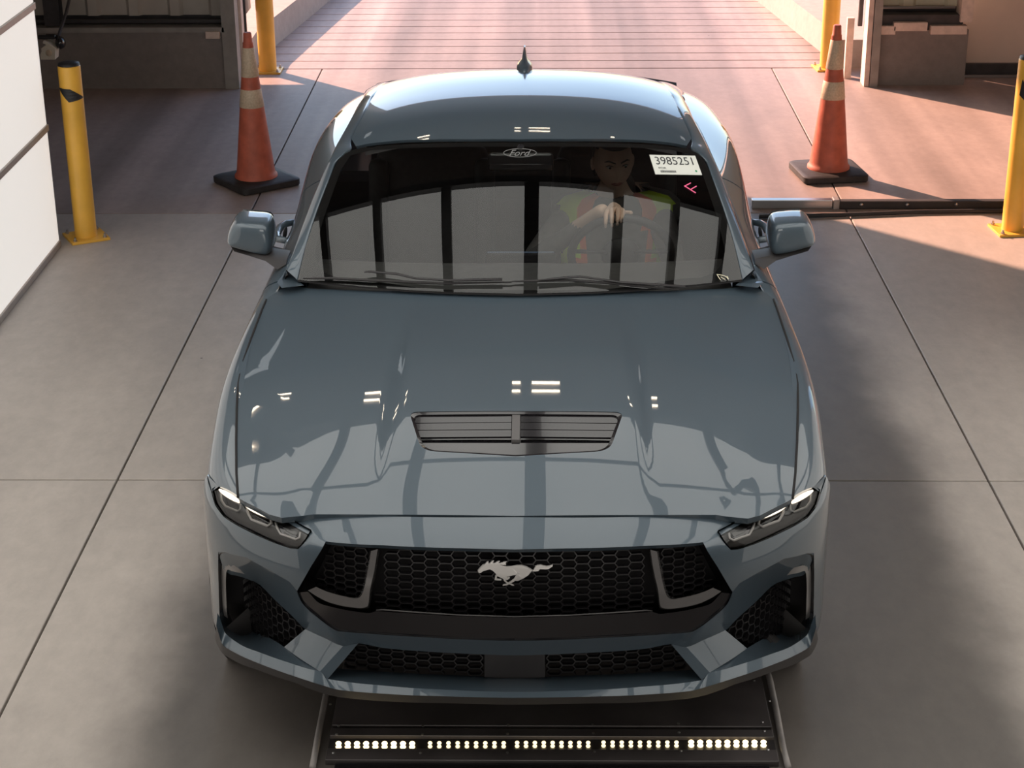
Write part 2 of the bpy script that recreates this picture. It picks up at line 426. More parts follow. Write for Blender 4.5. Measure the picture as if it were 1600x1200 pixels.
MB().box((-2.86, 7.62, 5.19), (.20, .46, .03)).build('skylight_panel', M_sky, o); MB().box((2.95, 7.5, 5.19), (.14, .3, .03)).build('skylight_panel', M_sky, o)
for y in (-6, -3, 0, 3, 6.8): MB().box((0, y, 5.1), (15, .18, .25)).build('ceiling_beam', M_darksteel, o)
o = MB().box((-7.6, .5, 2.6), (.2, 17.4, 5.4)).build('wall_left', M_wall); tag(o, kind='structure')
o = MB().box((7.6, .5, 2.6), (.2, 17.4, 5.4)).build('wall_right', M_wall); tag(o, kind='structure')
o = MB().box((0, -8.1, 2.6), (15.4, .2, 5.4)).build('wall_front', M_wall); tag(o, kind='structure')

# =================================================================== LIGHT TUNNEL (backlit panels: the bay's own lamps)
M_canopy = emit_mat('backlit_canopy', (1.0, .985, .93), CANOPY_L)
M_panel = emit_mat('backlit_panel', (1.0, .95, .89), PANEL_L, (.75, .73, .70))
M_strip = mat('aluminium_strip', (.40, .35, .31), rough=.45, metal=.4, noise=(10, .1))
M_edge = mat('panel_edge', (.55, .62, .62), rough=.3)
lw = empty('light_wall', 'tall white glowing panel wall with grey joint strips on the left', 'light panel', (-2.56, 4.0, 0))
def lightwall(root, x, y0, y1, sg, z0, z1):
    for k in range(4):
        a, b = .035 + .64 * k, .64 * (k + 1)
        rel(MB().box((x - sg * .03, (y0 + y1) / 2, (a + b) / 2), (.06, y1 - y0, b - a)).build('light_panel', M_panel), root)
    for k in range(5):
        rel(MB().box((x - sg * .022, (y0 + y1) / 2, .64 * k + .018), (.064, y1 - y0 + .01, .036), bev=.003).build('joint_strip', M_strip), root)
    rel(MB().box((x - sg * .05, y1 + .012, 1.28), (.09, .022, 2.58)).build('end_post', M_edge), root)
lightwall(lw, -2.53, -1.2, 4.88, 1, 0, 2.6)
rw = empty('light_wall', 'white glowing panel wall past the right edge of the frame', 'light panel', (2.9, 0, 0))
lightwall(rw, 2.88, -1.2, 3.3, -1, 0, 2.6)
cz, cy0, cy1 = 2.60, -1.25, 2.52
cn = empty('light_canopy', 'white glowing canopy with dark bars over the front of the car', 'canopy', (0, 0, cz))
bx = [(-2.2, .05), (-1.30, .045), (-.93, .05), (-.48, .06), (.055, .09), (.60, .06), (.97, .05), (1.30, .045), (2.2, .05)]
edges_ = [-2.56] + [b[0] for b in bx] + [2.70]
for a, b in zip(edges_, edges_[1:]):
    rel(MB().box(((a + b) / 2, (cy0 + cy1) / 2, cz + .05), (b - a - .004, cy1 - cy0, .05)).build('light_panel', M_canopy), cn)
for x, w in bx: rel(MB().box((x, (cy0 + cy1) / 2, cz), (w, cy1 - cy0, .045)).build('canopy_bar', M_darksteel), cn)
rel(MB().box((.07, 1.72, cz - .012), (5.2, .035, .03)).build('canopy_bar', M_darksteel), cn)
rel(MB().box((.07, cy1 + .03, cz + .02), (5.3, .05, .12)).build('canopy_edge', M_darksteel), cn)

# =================================================================== CEILING TUBES (seen mirrored in bonnet and roof)
M_tube = emit_mat('lamp_tube', (1, .86, .66), 16)
TUBES = ((.135, 5.62, .22), (-.09, 5.62, .06), (-1.27, 5.58, .20), (-2.2, 5.8, .18), (1.05, 5.45, .06))
def tube_lamp(x, y, L, lab):
    r = empty('tube_lamp', lab, 'ceiling lamp', (x, y, 5.0), group='twin tube lamps under the ceiling')
    rel(MB().box((x, y, 5.06), (L + .02, .30, .05), bev=.01).build('lamp_body', M_wall), r)
    rel(MB().box((x, y, 5.14), (.04, .06, .12)).build('stem', M_wall), r)
    for d in (-.075, .075): rel(MB().tube([(x - L / 2, y + d, 5.015), (x + L / 2, y + d, 5.015)], .016, 8).build('lamp_tube', M_tube), r)
for x, y, L in TUBES:
    tube_lamp(x, y, L, {.135: 'long twin tube lamp over the car midline, mirrored above the hood vent', -.09: 'short twin tube lamp just left of the one over the midline', -1.27: 'twin tube lamp second from the left under the ceiling', -2.2: 'leftmost twin tube lamp under the ceiling', 1.05: 'small twin tube lamp right of the car midline'}[x])
# =================================================================== BOLLARDS
def bollard(x, y, r, h, lab, tape=None, rz=0.0, pl=.105):
    b = empty('bollard', lab, 'bollard', (x, y, 0), 'yellow bollards')
    def P(m, n, mt, **k): return rel(m.build(n, mt, **k), b)
    m = MB(); m.lathe([(0, .0), (r, 0), (r, h - .006), (r - .006, h)], 40, (x, y, .012)); P(m, 'post', M_yellow, auto=40)
    m = MB(); m.lathe([(r - .002, h - .002), (r * .92, h + .012), (r * .5, h + .018), (0, h + .02)], 32, (x, y, .012)); P(m, 'cap', M_black, smooth=True)
    R = Matrix.Rotation(rz, 4, 'Z')
    m = MB(); m.box((x, y, .007), (pl * 2, pl * 2, .014), M=R, bev=.002); P(m, 'base_plate', M_yellow)
    for sx in (-1, 1):
        for sy in (-1, 1):
            c = Vector((x, y, 0)) + R @ Vector((sx * pl * .78, sy * pl * .78, .014))
            m = MB(); m.lathe([(0, 0), (.011, 0), (.011, .009), (.006, .010), (.006, .022), (0, .022)], 6, c); P(m, 'bolt', M_satinmetal)
    if tape:                                  # slanted black band: corners as (angle, height)
        (a0, z0), (a1, z1), (a2, z2), (a3, z3) = tape; vs = []; n = 12; k = 4
        for i in range(n + 1):
            s = i / n
            for j in range(k + 1):
                t = j / k; A = (a0 + (a1 - a0) * s) * (1 - t) + (a3 + (a2 - a3) * s) * t; Z = (z0 + (z1 - z0) * s) * (1 - t) + (z3 + (z2 - z3) * s) * t
                vs.append((x + (r + .003) * math.sin(A), y - (r + .003) * math.cos(A), Z))
        m = MB().add(vs, [(i * (k + 1) + j, (i + 1) * (k + 1) + j, (i + 1) * (k + 1) + j + 1, i * (k + 1) + j + 1) for i in range(n) for j in range(k)]); P(m, 'tape_mark', M_black)
    return b
bollard(-2.420, 5.03, .0595, .945, 'yellow bollard beside the white glowing wall', tape=[(-1.15, .845), (.15, .84), (1.5, .785), (-.05, .77)], rz=.5)
bollard(2.662, 5.13, .0595, .945, 'sunlit yellow bollard cut by the right edge of the picture', tape=[(-.75, .855), (.6, .74), (1.3, .66), (-.9, .77)], rz=.1)
bollard(-1.985, 9.05, .066, 1.05, 'yellow bollard behind the left traffic cone at the doorway', rz=0)
bollard(2.235, 9.10, .064, 1.05, 'yellow bollard behind the right traffic cone at the doorway', rz=.1)

# =================================================================== TRAFFIC CONES
def cone(x, y, rz, lab, lean=(0, 0)):
    c = empty('traffic_cone', lab, 'traffic cone', (x, y, 0), 'orange traffic cones', rz=rz)
    def rad(z): return .118 + (.026 - .118) * (z - .05) / (.88 - .05)
    def P(m, n, mt, **k): o = m.build(n, mt, **k); o.parent = c; return o
    m = MB(); pts = [(-.20, -.20), (.20, -.20), (.20, .20), (-.20, .20)]; lo = rpoly(pts, .05, 5); n = len(lo)
    vs = [(px_, py_, .008) for px_, py_ in lo] + [(px_, py_, .040) for px_, py_ in lo] + [(px_ * .93, py_ * .93, .048) for px_, py_ in lo]
    m.add(vs, [tuple(range(n))[::-1], tuple(range(2 * n, 3 * n))] + [(k * n + i, k * n + (i + 1) % n, (k + 1) * n + (i + 1) % n, (k + 1) * n + i) for k in range(2) for i in range(n)]); P(m, 'base', M_conebase, auto=50)
    for sx in (-1, 1):
        for sy in (-1, 1): P(MB().box((sx * .15, sy * .15, .006), (.07, .07, .012), bev=.003), 'foot', M_conebase)
    m = MB(); m.lathe([(.128, .047), (.127, .062), (.118, .07)] + [(rad(z), z) for z in np.linspace(.09, .845, 12)] + [(.031, .85), (.027, .855), (.0235, .905), (.020, .912), (0, .912)], 40); P(m, 'cone_body', M_orange, auto=60)
    for a, b in ((.475, .582), (.655, .825)):
        m = MB(); m.lathe([(rad(a) + .0005, a), (rad(a) + .0022, a + .002), (rad(b) + .0022, b - .002), (rad(b) + .0005, b)], 40); P(m, 'reflective_collar', M_collar, auto=50)
    c.rotation_euler = (lean[0], lean[1], rz)
    return c
cone(-1.635, 6.07, math.radians(38), 'shaded orange traffic cone with two pale collars left of the car')
cone(1.815, 6.24, math.radians(8), 'sunlit orange traffic cone with two pale collars right of the car', lean=(0, .0))

# =================================================================== FLOOR RAIL AND HOSE on the right
fr_ = empty('floor_rail', 'low metal and black rubber rail bolted across the floor on the right', 'rail', (2.1, 5.55, 0))
rel(MB().box((1.51, 5.57, .026), (.46, .05, .052), bev=.004).build('metal_channel', M_satinmetal), fr_)
rel(MB().box((1.76, 5.57, .026), (.035, .07, .06), bev=.004).build('coupling', M_steel), fr_)
rel(MB().box((2.75, 5.56, .024), (1.95, .05, .048), bev=.006).build('rubber_strip', M_rubber), fr_)
for x in (1.90, 2.16, 2.44, 2.72, 3.0): rel(MB().ball((x, 5.532, .03), (.012, .008, .010), 10, 6).build('bolt', M_satinmetal), fr_)
hs = MB(); hs.tube([(1.3, 5.36, .014), (1.6, 5.37, .014), (1.9, 5.40, .014), (2.2, 5.44, .014), (2.5, 5.455, .014), (3.2, 5.45, .014)], .013, 8)
o = hs.build('hose', M_rubber, smooth=True); tag(o, 'thin dark hose lying along the floor rail on its near side', 'hose')

# =================================================================== WORK LIGHT hung by the far-left column
wlx = py(77, 78, 7.6)
w = empty('work_light', 'small white and black lamp head beside the white wall', 'lamp', tuple(wlx))
def W(m, n, mt, **k): return rel(m.build(n, mt, **k), w)
c = Vector(wlx); T = Matrix.Rotation(.35, 4, 'Y')
W(MB().box(c + Vector((.0, 0, -.02)), (.085, .10, .09), M=T, bev=.012), 'lamp_housing', M_collar, auto=50) if False else None
ivory = mat('ivory_plastic', (.62, .56, .46), rough=.5)
m = MB(); m.prism([c + Vector(q) for q in [(-.05, -.05, -.055), (.045, -.05, -.055), (.055, -.05, .02), (.015, -.05, .055), (-.02, -.05, .07), (-.025, -.05, .055), (.0, -.05, .045), (-.04, -.05, .02), (-.04, -.05, -.0), (-.05, -.05, -.02)]], (0, .1, 0)); W(m, 'lamp_housing', ivory)
m = MB(); m.ball(c + Vector((.01, -.055, -.01)), (.022, .01, .022)); W(m, 'lens', M_collar, smooth=True)
m = MB(); m.ball(c + Vector((.075, .02, .045)), (.035, .05, .045)); W(m, 'motor', M_glossblack, smooth=True)
m = MB(); m.box(c + Vector((-.01, .02, .085)), (.12, .05, .03), bev=.008); W(m, 'bracket', M_glossblack)
m = MB(); m.tube([c + Vector((.06, .03, .08)), c + Vector((.02, .45, .16)), c + Vector((-.02, .80, .25))], .012, 6); W(m, 'arm', M_darksteel)

# =================================================================== SCANNER PLATE WITH LED BAR in the floor
sp = empty('scanner_plate', 'dark steel floor plate with a glowing LED row ahead of the bumper', 'floor plate', (.1, .2, 0))
def Q(m, n, mt, **k): return rel(m.build(n, mt, **k), sp)
def fz(u, v, z=.02): return pz(u, v, z)
M_plate = mat('dark_plate', (.075, .066, .066), rough=.4, metal=.15, noise=(5, .3))
a_ = fz(503, 1135); b_ = fz(1214, 1133)
xl, xr = float(fz(512, 1165)[0]), float(fz(1212, 1163)[0])
yb = float(fz(800, 1136)[1]); yled0, yled1 = float(fz(860, 1170)[1]), float(fz(860, 1150)[1])
zt = .02
Q(MB().box(((xl + xr) / 2, yb + .65, zt / 2 - .001), (xr - xl, 1.28, zt), bev=.002), 'rear_plate', M_plate)
Q(MB().box(((xl + xr) / 2, (yb - .008 + yled1) / 2, zt / 2), (xr - xl, yb - .008 - yled1, zt), bev=.002), 'front_plate', M_plate)
ys1, ys2 = float(fz(860, 1188)[1]), float(fz(860, 1200)[1])
Q(MB().box(((xl + xr) / 2, (yled0 + ys1) / 2, zt / 2), (xr - xl, yled0 - ys1, zt), bev=.002), 'front_plate', M_plate)
Q(MB().box(((xl + xr) / 2, (ys1 + ys2) / 2 - .003, zt / 2 - .004), (xr - xl - .06, ys1 - ys2 - .008, .012)), 'sensor_window', M_glossblack)
Q(MB().box(((xl + xr) / 2, ys2 - .18, zt / 2), (xr - xl, .34, zt), bev=.002), 'front_plate', M_plate)
Q(MB().box(((xl + xr) / 2, (yled0 + yled1) / 2, .004), (xr - xl, yled1 - yled0 + .01, .008)), 'led_board', M_satin)
M_led = emit_mat('led_warm', (1, .80, .46), 1.7); M_ledb = emit_mat('led_bright', (1, .78, .42), 2.8)
led_me = {}
for g, (u0, u1) in enumerate([(529, 644), (672, 787), (808, 919), (943, 1057), (1080, 1193)]):
    for k in range(9):
        for r_, vv in enumerate((1161.5, 1167) if True else ()):
            vr = vv - (u0 - 520) * .004
            u = u0 + (u1 - u0) * k / 8; p = fz(u, vr, .012); key = (g in (0, 4))
            if key not in led_me:
                mm = MB().ball((0, 0, 0), (.0092, .0084, .006) if key else (.0068, .0068, .005), 8, 5); o = mm.build('led', M_ledb if key else M_led, smooth=True); led_me[key] = o.data
            else: o = bpy.data.objects.new('led', led_me[key]); COL.objects.link(o)
            o.location = p; rel(o, sp)
scr = None
for u, v in [(529, 1135), (661, 1135), (794, 1133), (926, 1132), (1060, 1131), (1191, 1129), (526, 1148), (660, 1148), (793, 1147), (927, 1146), (1061, 1145), (1194, 1143), (521, 1177), (657, 1177), (793, 1176), (929, 1175), (1064, 1174), (1200, 1172), (1178, 1064), (1202, 1096), (516, 1101)]:
    p = fz(u, v)
    if scr is None:
        m = MB(); m.lathe([(.0045, 0), (.0045, .002), (.002, .0035), (0, .0035)], 8); o = m.build('screw', M_satinmetal); scr = o.data
    else: o = bpy.data.objects.new('screw', scr); COL.objects.link(o)
    o.location = p; rel(o, sp)
for side_, pts in (('left', [(488, 1200), (497, 1150), (507, 1098), (518, 1040)]), ('right', [(1232, 1200), (1224, 1170), (1213, 1110), (1203, 1062), (1190, 1020)])):
    P_ = [pz(u, v, .014) for u, v in pts]
    m = MB(); m.tube(P_, .010, 8); o = m.build('edge_pipe', M_steel, smooth=True)
    tag(o, 'thin steel pipe along the %s edge of the floor plate' % side_, 'pipe')
# =================================================================== CAR
car = empty('car', 'slate blue sports coupe with black grille parked in the middle of the bay', 'car')

# ---- master surfaces (x >= 0 half; metres; y runs from nose to tail)
_plan = [(0, 0), (.2, .003), (.4, .02), (.55, .055), (.67, .115), (.78, .195), (.86, .285), (.912, .38), (.94, .48), (.952, .60), (.957, .72)]
_d = [0]
for (x0, y0), (x1, y1) in zip(_plan, _plan[1:]): _d.append(_d[-1] + math.hypot(x1 - x0, y1 - y0))
PLAN = Spl(_d, _plan); SMAX = _d[-1]
NOSEY = Spl([.12, .20, .26, .33, .42, .52, .62, .68, .715, .735, .76, .785, .85], [.11, .085, .03, .022, .032, .026, .028, .040, .066, .112, .182, .262, .46])
def S_nose(s, z, off=0.0):
    s = np.asarray(s, float); z = np.asarray(z, float)
    p = PLAN(np.abs(s)); k = 1 - .55 * sstep(.55, 1.15, np.abs(s))
    q = PLAN(np.abs(s) + 1e-3) - p; q = q / (np.linalg.norm(q, axis=-1)[..., None] + 1e-12)   # plan tangent: off goes inwards
    return np.stack([np.where(s < 0, -1.0, 1.0) * (p[..., 0] - q[..., 1] * off), p[..., 1] + NOSEY(z) * k + q[..., 0] * off, z + 0 * s], -1)

HZ = Spl([.1, .18, .3, .5, .8, 1.1, 1.45, 1.62], [.742, .762, .793, .836, .887, .932, .984, 1.006])
HW = Spl([.1, .28, .565, .85, 1.07, 1.3, 1.46, 1.6], [.70, .784, .828, .862, .872, .874, .872, .836])
HD = Spl([.1, .28, .56, .85, 1.06, 1.45, 1.65], [.010, .012, .030, .034, .042, .056, .058])
def S_hood(x, y):
    x = np.asarray(x, float); y = np.asarray(y, float); ax = np.abs(x)
    w = HW(y); z = HZ(y) - HD(y) * np.minimum(ax / w, 1.15) ** 2.4
    xd = .405 - .03 * (y - .5)                                   # raised centre with soft shoulders
    z = z + .011 * (1 - sstep(xd - .045, xd + .012, ax)) * sstep(.2, .55, y) * (1 - sstep(.95, 1.4, y))
    xc = .565 + .30 * (y - .17)                                  # outer crease
    z = z - .055 * np.maximum(ax - xc, 0) * (1 - sstep(.7, 1.3, y)) + .010 * sstep(.0, .16, ax - xc) * (1 - sstep(.6, 1.2, y))
    return np.stack([x + 0 * y, y + 0 * x, z], -1)

_ys = [.30, .45, .65, .905, 1.3, 1.6, 2.0, 2.6, 3.1, 3.6, 4.1, 4.55, 4.75]
_fx = [[.770, .805, .838, .866, .874, .842, .838, .832, .815, .795, .76, .69, .62],
       [.815, .855, .892, .918, .920, .904, .898, .895, .905, .915, .89, .82, .74],
       [.864, .911, .937, .954, .945, .936, .934, .938, .953, .963, .94, .87, .79],
       [.885, .934, .950, .959, .944, .935, .930, .935, .945, .957, .94, .88, .80],
       [.885, .928, .948, .952, .930, .920, .918, .920, .935, .947, .93, .87, .80],
       [.86, .905, .925, .93, .905, .895, .893, .895, .91, .92, .90, .84, .77]]
_fz = [[.778, .797, .827, .867, .908, .945, .955, .960, .965, .968, .965, .95, .94],
       [.765, .788, .822, .862, .893, .915, .912, .912, .928, .940, .935, .91, .89],
       [.715, .735, .758, .775, .790, .800, .800, .802, .820, .830, .83, .80, .78],
       [.55, .55, .55, .55, .55, .55, .55, .55, .55, .55, .57, .57, .57],
       [.33, .33, .33, .33, .32, .31, .31, .31, .32, .33, .36, .38, .40],
       [.20, .20, .20, .20, .19, .18, .18, .18, .19, .20, .24, .28, .30]]
SX = Spl(_ys, np.array(_fx).T); SZ = Spl(_ys, np.array(_fz).T); SB = Spl(range(6), np.eye(6))
def S_side(y, t):
    y = np.asarray(y, float); t = np.asarray(t, float); w = SB(t)
    return np.stack([(SX(y) * w).sum(-1), y + 0 * t, (SZ(y) * w).sum(-1)], -1)

WB, WT = (1.365, .978), (2.10, 1.327)
def S_ws(x, t):               # windscreen, t from cowl 0 to header 1
    x = np.asarray(x, float); t = np.asarray(t, float)
    k = .25 - .15 * t; m = .015 + .085 * t
    return np.stack([x + 0 * t, WB[0] + (WT[0] - WB[0]) * t + k * x * x, WB[1] + (WT[1] - WB[1]) * t + .052 * t * (1 - t) - m * x * x], -1)
RZ = Spl([2.05, 2.12, 2.2, 2.3, 2.4, 2.5, 2.6, 2.8, 2.9, 3.0, 3.1, 3.3, 3.6, 4.0], [1.3105, 1.333, 1.3568, 1.3811, 1.3966, 1.4045, 1.4078, 1.4075, 1.402, 1.390, 1.370, 1.316, 1.215, 1.06])
def S_roof(x, y):
    x = np.asarray(x, float); y = np.asarray(y, float)
    return np.stack([x + 0 * y, y + 0 * x, RZ(y) - .10 * x * x - .22 * x ** 4], -1)

def dense(loop, step):
    out = []; n = len(loop)
    for i in range(n):
        a = np.array(loop[i]); b = np.array(loop[(i + 1) % n]); k = max(1, int(math.ceil(np.abs(b - a).max() / step)))
        for j in range(k): out.append(tuple(a + (b - a) * j / k))
    return out
def inside(P, loop):
    P = np.atleast_2d(P); L = np.array(loop); r = np.zeros(len(P), bool); n = len(L)
    x, y = P[:, 0], P[:, 1]
    for i in range(n):
        x0, y0 = L[i]; x1, y1 = L[(i + 1) % n]
        if y0 == y1: continue
        c = ((y0 > y) != (y1 > y)) & (x < (x1 - x0) * (y - y0) / (y1 - y0) + x0); r ^= c
    return r
def dist_loop(P, loop):
    P = np.atleast_2d(P); d = np.full(len(P), 9.)
    L = np.array(loop); n = len(L)
    for i in range(n):
        a = L[i]; b = L[(i + 1) % n]; ab = b - a; q = ab @ ab
        if q < 1e-14: continue
        t = np.clip(((P - a) @ ab) / q, 0, 1); d = np.minimum(d, np.linalg.norm(P - a - t[:, None] * ab, axis=1))
    return d
def panel(name, S, loop, step=.03, holes=(), mt=None, parent=None, out=None, side=1, skirt=.012, eps=.003, sunk=0.0, material_slots=None):
    """trimmed piece of a master surface: loop and holes in surface parameters, true surface normals, returned edge"""
    loops = [dense(l, step) for l in [loop] + list(holes)]
    pts = []; edges = []
    for l in loops:
        n0 = len(pts); pts += l; edges += [(n0 + i, n0 + (i + 1) % len(l)) for i in range(len(l))]
    A = np.array(loops[0]); lo, hi = A.min(0), A.max(0)
    ga, gb = np.meshgrid(np.arange(lo[0] + step / 2, hi[0], step), np.arange(lo[1] + step / 2, hi[1], step))
    G = np.stack([ga.ravel(), gb.ravel()], 1)
    ok = inside(G, loops[0]) & (dist_loop(G, loops[0]) > step * .45)
    for h in loops[1:]: ok &= ~inside(G, h) & (dist_loop(G, h) > step * .45)
    pts += [tuple(p) for p in G[ok]]
    V, E, F, *_ = delaunay_2d_cdt([Vector(p) for p in pts], edges, [], 0, 1e-7)
    V = np.array([tuple(v) for v in V]); F = np.array([tuple(f) for f in F])
    c = V[F].mean(1); keep = inside(c, loops[0])
    for h in loops[1:]: keep &= ~inside(c, h)
    F = F[keep]
    X = S(V[:, 0], V[:, 1])
    da = S(V[:, 0] + eps, V[:, 1]) - S(V[:, 0] - eps, V[:, 1]); db = S(V[:, 0], V[:, 1] + eps) - S(V[:, 0], V[:, 1] - eps)
    N = np.cross(da, db); N /= np.linalg.norm(N, axis=1)[:, None] + 1e-12
    o = np.array(out if out is not None else (0, -.3, 1.0))
    if (N @ o).mean() < 0: N = -N
    X = X - N * sunk
    fn = np.cross(X[F[:, 1]] - X[F[:, 0]], X[F[:, 2]] - X[F[:, 0]]); fl = (fn * N[F[:, 0]]).sum(1) < 0
    F[fl] = F[fl][:, ::-1]
    # skirt along the free edges gives the panel a real edge
    cnt = {}
    for f in F:
        for i in range(3):
            a, b = int(f[i]), int(f[(i + 1) % 3]); k = (min(a, b), max(a, b)); cnt[k] = None if k in cnt else (a, b)
    be = [e for e in cnt.values() if e]
    vs = list(X); ns = list(N); fs = [tuple(map(int, f)) for f in F]
    if skirt:
        for a, b in be:
            t = X[b] - X[a]; sn = np.cross(t, N[a]); ln = np.linalg.norm(sn)
            if ln < 1e-9: continue
            sn /= ln; n0 = len(vs)
            vs += [X[a], X[b], X[b] - N[b] * skirt, X[a] - N[a] * skirt]; ns += [sn] * 4; fs.append((n0 + 1, n0, n0 + 3, n0 + 2))
    vs = np.array(vs); ns = np.array(ns)
    if side < 0:
        vs = vs * (-1, 1, 1); ns = ns * (-1, 1, 1); fs = [f[::-1] for f in fs]
    ob = obj(name, vs, fs, mt, parent, True)
    ob.data.normals_split_custom_set_from_vertices([tuple(n) for n in ns])
    return ob
def both(name, S, loop, **k):
    return [panel(name, S, loop, side=sd, **k) for sd in (1, -1)]
def sym(loop):                # half outline (from centre line round to centre line) -> full outline
    return list(loop) + [(-a, b) for a, b in reversed(loop) if abs(a) > 1e-6]
def smooth_pts(pts, n=8):
    P = np.array(pts, float); d = np.r_[0, np.cumsum(np.linalg.norm(np.diff(P, axis=0), axis=1))]
    f = Spl(d, P); return [tuple(q) for q in f(np.linspace(0, d[-1], n))]
# ---- hood --------------------------------------------------------------------------------
GH = (.6, .4)
front = invs(S_hood, [(600, 804), (490, 803.5), (440, 809), (421, 804), (381, 783), (373, 778)], (.4, .2))
sidel = invs(S_hood, [(370.5, 740), (370, 690), (371, 640), (373, 600), (379, 570), (393, 530), (410, 485), (418, 466)], (.8, .5))
HF0 = (0.0, inv(S_hood, 803, 806, (.0, .15))[1])
rearl = [(.855, 1.535), (.822, 1.585), (.79, 1.565), (.70, 1.52), (.5, 1.462), (.25, 1.438), (0, 1.432)]
hood_half = [HF0] + front + sidel + rearl
hv = [(634, 645), (800, 641), (964, 645)]
vent_px = [(632, 642), (967, 645), (948, 704), (800, 713), (653, 705)]
vent = [inv(S_hood, u, v, (.2, .6), side=1) for u, v in vent_px]
vw0 = (vent[1][0] - vent[0][0]) / 2; vw1 = (vent[2][0] - vent[4][0]) / 2; vy0 = (vent[0][1] + vent[1][1]) / 2; vy1 = (vent[2][1] + vent[4][1]) / 2; vyc = vent[3][1]
ventloop = rpoly([(-vw0, vy0), (vw0, vy0), (vw1, vy1), (0, vyc), (-vw1, vy1)], [.03, .03, .045, .0, .045])
hood = panel('hood', S_hood, sym(hood_half), step=.03, holes=[ventloop], mt=M_paint, parent=car, skirt=.02)

for sd in (1, -1):            # dark gap between hood and fender
    sh = [S_hood(*q) for q in dense([front[-1]] + sidel, .04)[:-20]]
    sh = [S_hood(*q) for a_, b_ in zip(([front[-1]] + sidel)[:-1], ([front[-1]] + sidel)[1:]) for q in [(a_[0] + (b_[0] - a_[0]) * t, a_[1] + (b_[1] - a_[1]) * t) for t in np.linspace(0, 1, 8)]]
    MB().tube([(sd * (q[0] + .002), q[1], q[2] + .0015) for q in sh[::2]], .0036, 6).build('shut_line', M_void, hood, smooth=True)
# hood vent: gloss black insert with louvres
def S_ventbase(x, y): return S_hood(x, y) - np.array([0, 0, .030])
ventobj = panel('hood_vent', S_ventbase, ventloop, step=.04, mt=M_glossblack, parent=hood, skirt=0)
def in_vent(x, y): return bool(inside([(x, y)], ventloop)[0])
def S0(x, y, dz=0): p = S_hood(x, y); return (float(p[0]), float(p[1]), float(p[2]) + dz)
m = MB()                                         # rim lip
ring = dense(ventloop, .03); cx, cyv = 0, (vy0 + vyc) / 2
rin = [(x * .965, cyv + (y - cyv) * .9) for x, y in ring]; n = len(ring)
m.add([S0(x, y, -.002) for x, y in ring] + [S0(x, y, -.004) for x, y in rin] + [S0(x, y, -.03) for x, y in rin],
      [((i + 1) % n, i, n + i, n + (i + 1) % n) for i in range(n)] + [((i + 1) % n + n, i + n, 2 * n + i, 2 * n + (i + 1) % n) for i in range(n)])
m.build('vent_rim', M_glossblack, ventobj)
hy = vy0 - vyc
for sg in (-1, 1):
    for k in range(3):                           # louvre blades, each half
        ya = vy0 - .012 - hy * .165 * k; yb = ya - hy * .118
        xa, xb = .014, vw0 * (.94 - .012 * k)
        vs = [S0(sg * xa, ya, -.009), S0(sg * xb, ya, -.009), S0(sg * xb, yb, -.0135), S0(sg * xa, yb, -.0135)]
        lo = [(a, b, c - .006) for a, b, c in vs]
        MB().add(vs + lo, [(0, 1, 2, 3), (4, 7, 6, 5), (0, 4, 5, 1), (1, 5, 6, 2), (2, 6, 7, 3), (3, 7, 4, 0)]).build('louvre', M_glossblack, ventobj)
m = MB(); y0 = vy0 - .01; y1 = vy0 - hy * .62
m.add([S0(-.012, y0, -.006), S0(.012, y0, -.006), S0(.012, y1, -.006), S0(-.012, y1, -.006), S0(-.014, y0, -.03), S0(.014, y0, -.03), S0(.014, y1, -.03), S0(-.014, y1, -.03)],
      [(0, 1, 2, 3), (0, 4, 5, 1), (1, 5, 6, 2), (2, 6, 7, 3), (3, 7, 4, 0)]).build('vent_divider', M_greyplastic, ventobj)
m = MB(); lf = [(-vw1 * 1.0, y1 - .004), (vw1 * 1.0, y1 - .004), (vw1 * .93, vy1 + .012), (0, vyc + .012), (-vw1 * .93, vy1 + .012)]
m.add([S0(x, y, -.012) for x, y in lf] + [S0(x, y, -.03) for x, y in lf], [(0, 1, 2, 3, 4)[::-1]] + [(i, (i + 1) % 5, 5 + (i + 1) % 5, 5 + i) for i in range(5)]).build('vent_panel', M_glossblack, ventobj)

# ---- nose panel above the grille, cheeks round the headlights ----------------------------------
GN = (.5, .7)
hl_bot = [(484, 836), (475, 849), (466, 858), (454, 857), (430, 849), (386, 829), (349, 807), (336, 789), (330, 768)]
hl_top = [(341, 761), (371.5, 777), (381, 786), (422, 806.6), (430, 811), (440, 812.5)]
gr_top = [(803, 858.5), (720, 856.5), (600, 852), (509, 846)]
N_hltop = invs(S_nose, hl_top[::-1], (.65, .74)); N_hlbot = invs(S_nose, hl_bot, (.6, .68))
N_front = invs(S_nose, [(600, 806), (490, 805.5), (442, 811)], (.4, .75)); nf0 = (0.0, inv(S_nose, 803, 808, (0, .75))[1])
N_grtop = invs(S_nose, gr_top[1:], (.3, .71)); ng0 = (0.0, inv(S_nose, 803, 858.5, (0, .71))[1])
nose_half = [ng0] + N_grtop + [N_hlbot[0]] + N_front[::-1] + [nf0]
bumper = panel('front_bumper', S_nose, sym(nose_half), step=.02, mt=M_paint, parent=car, out=(0, -1, .6), skirt=.015)
crease = [(341, 862), (352, 863), (385, 871), (420, 890), (453, 909.5)]
gr_left = [(464, 923.5)]
N_cr = invs(S_nose, crease, (.9, .6)); N_gl = invs(S_nose, [(464, 923.5), (486, 885), (509, 846)], (.62, .55))
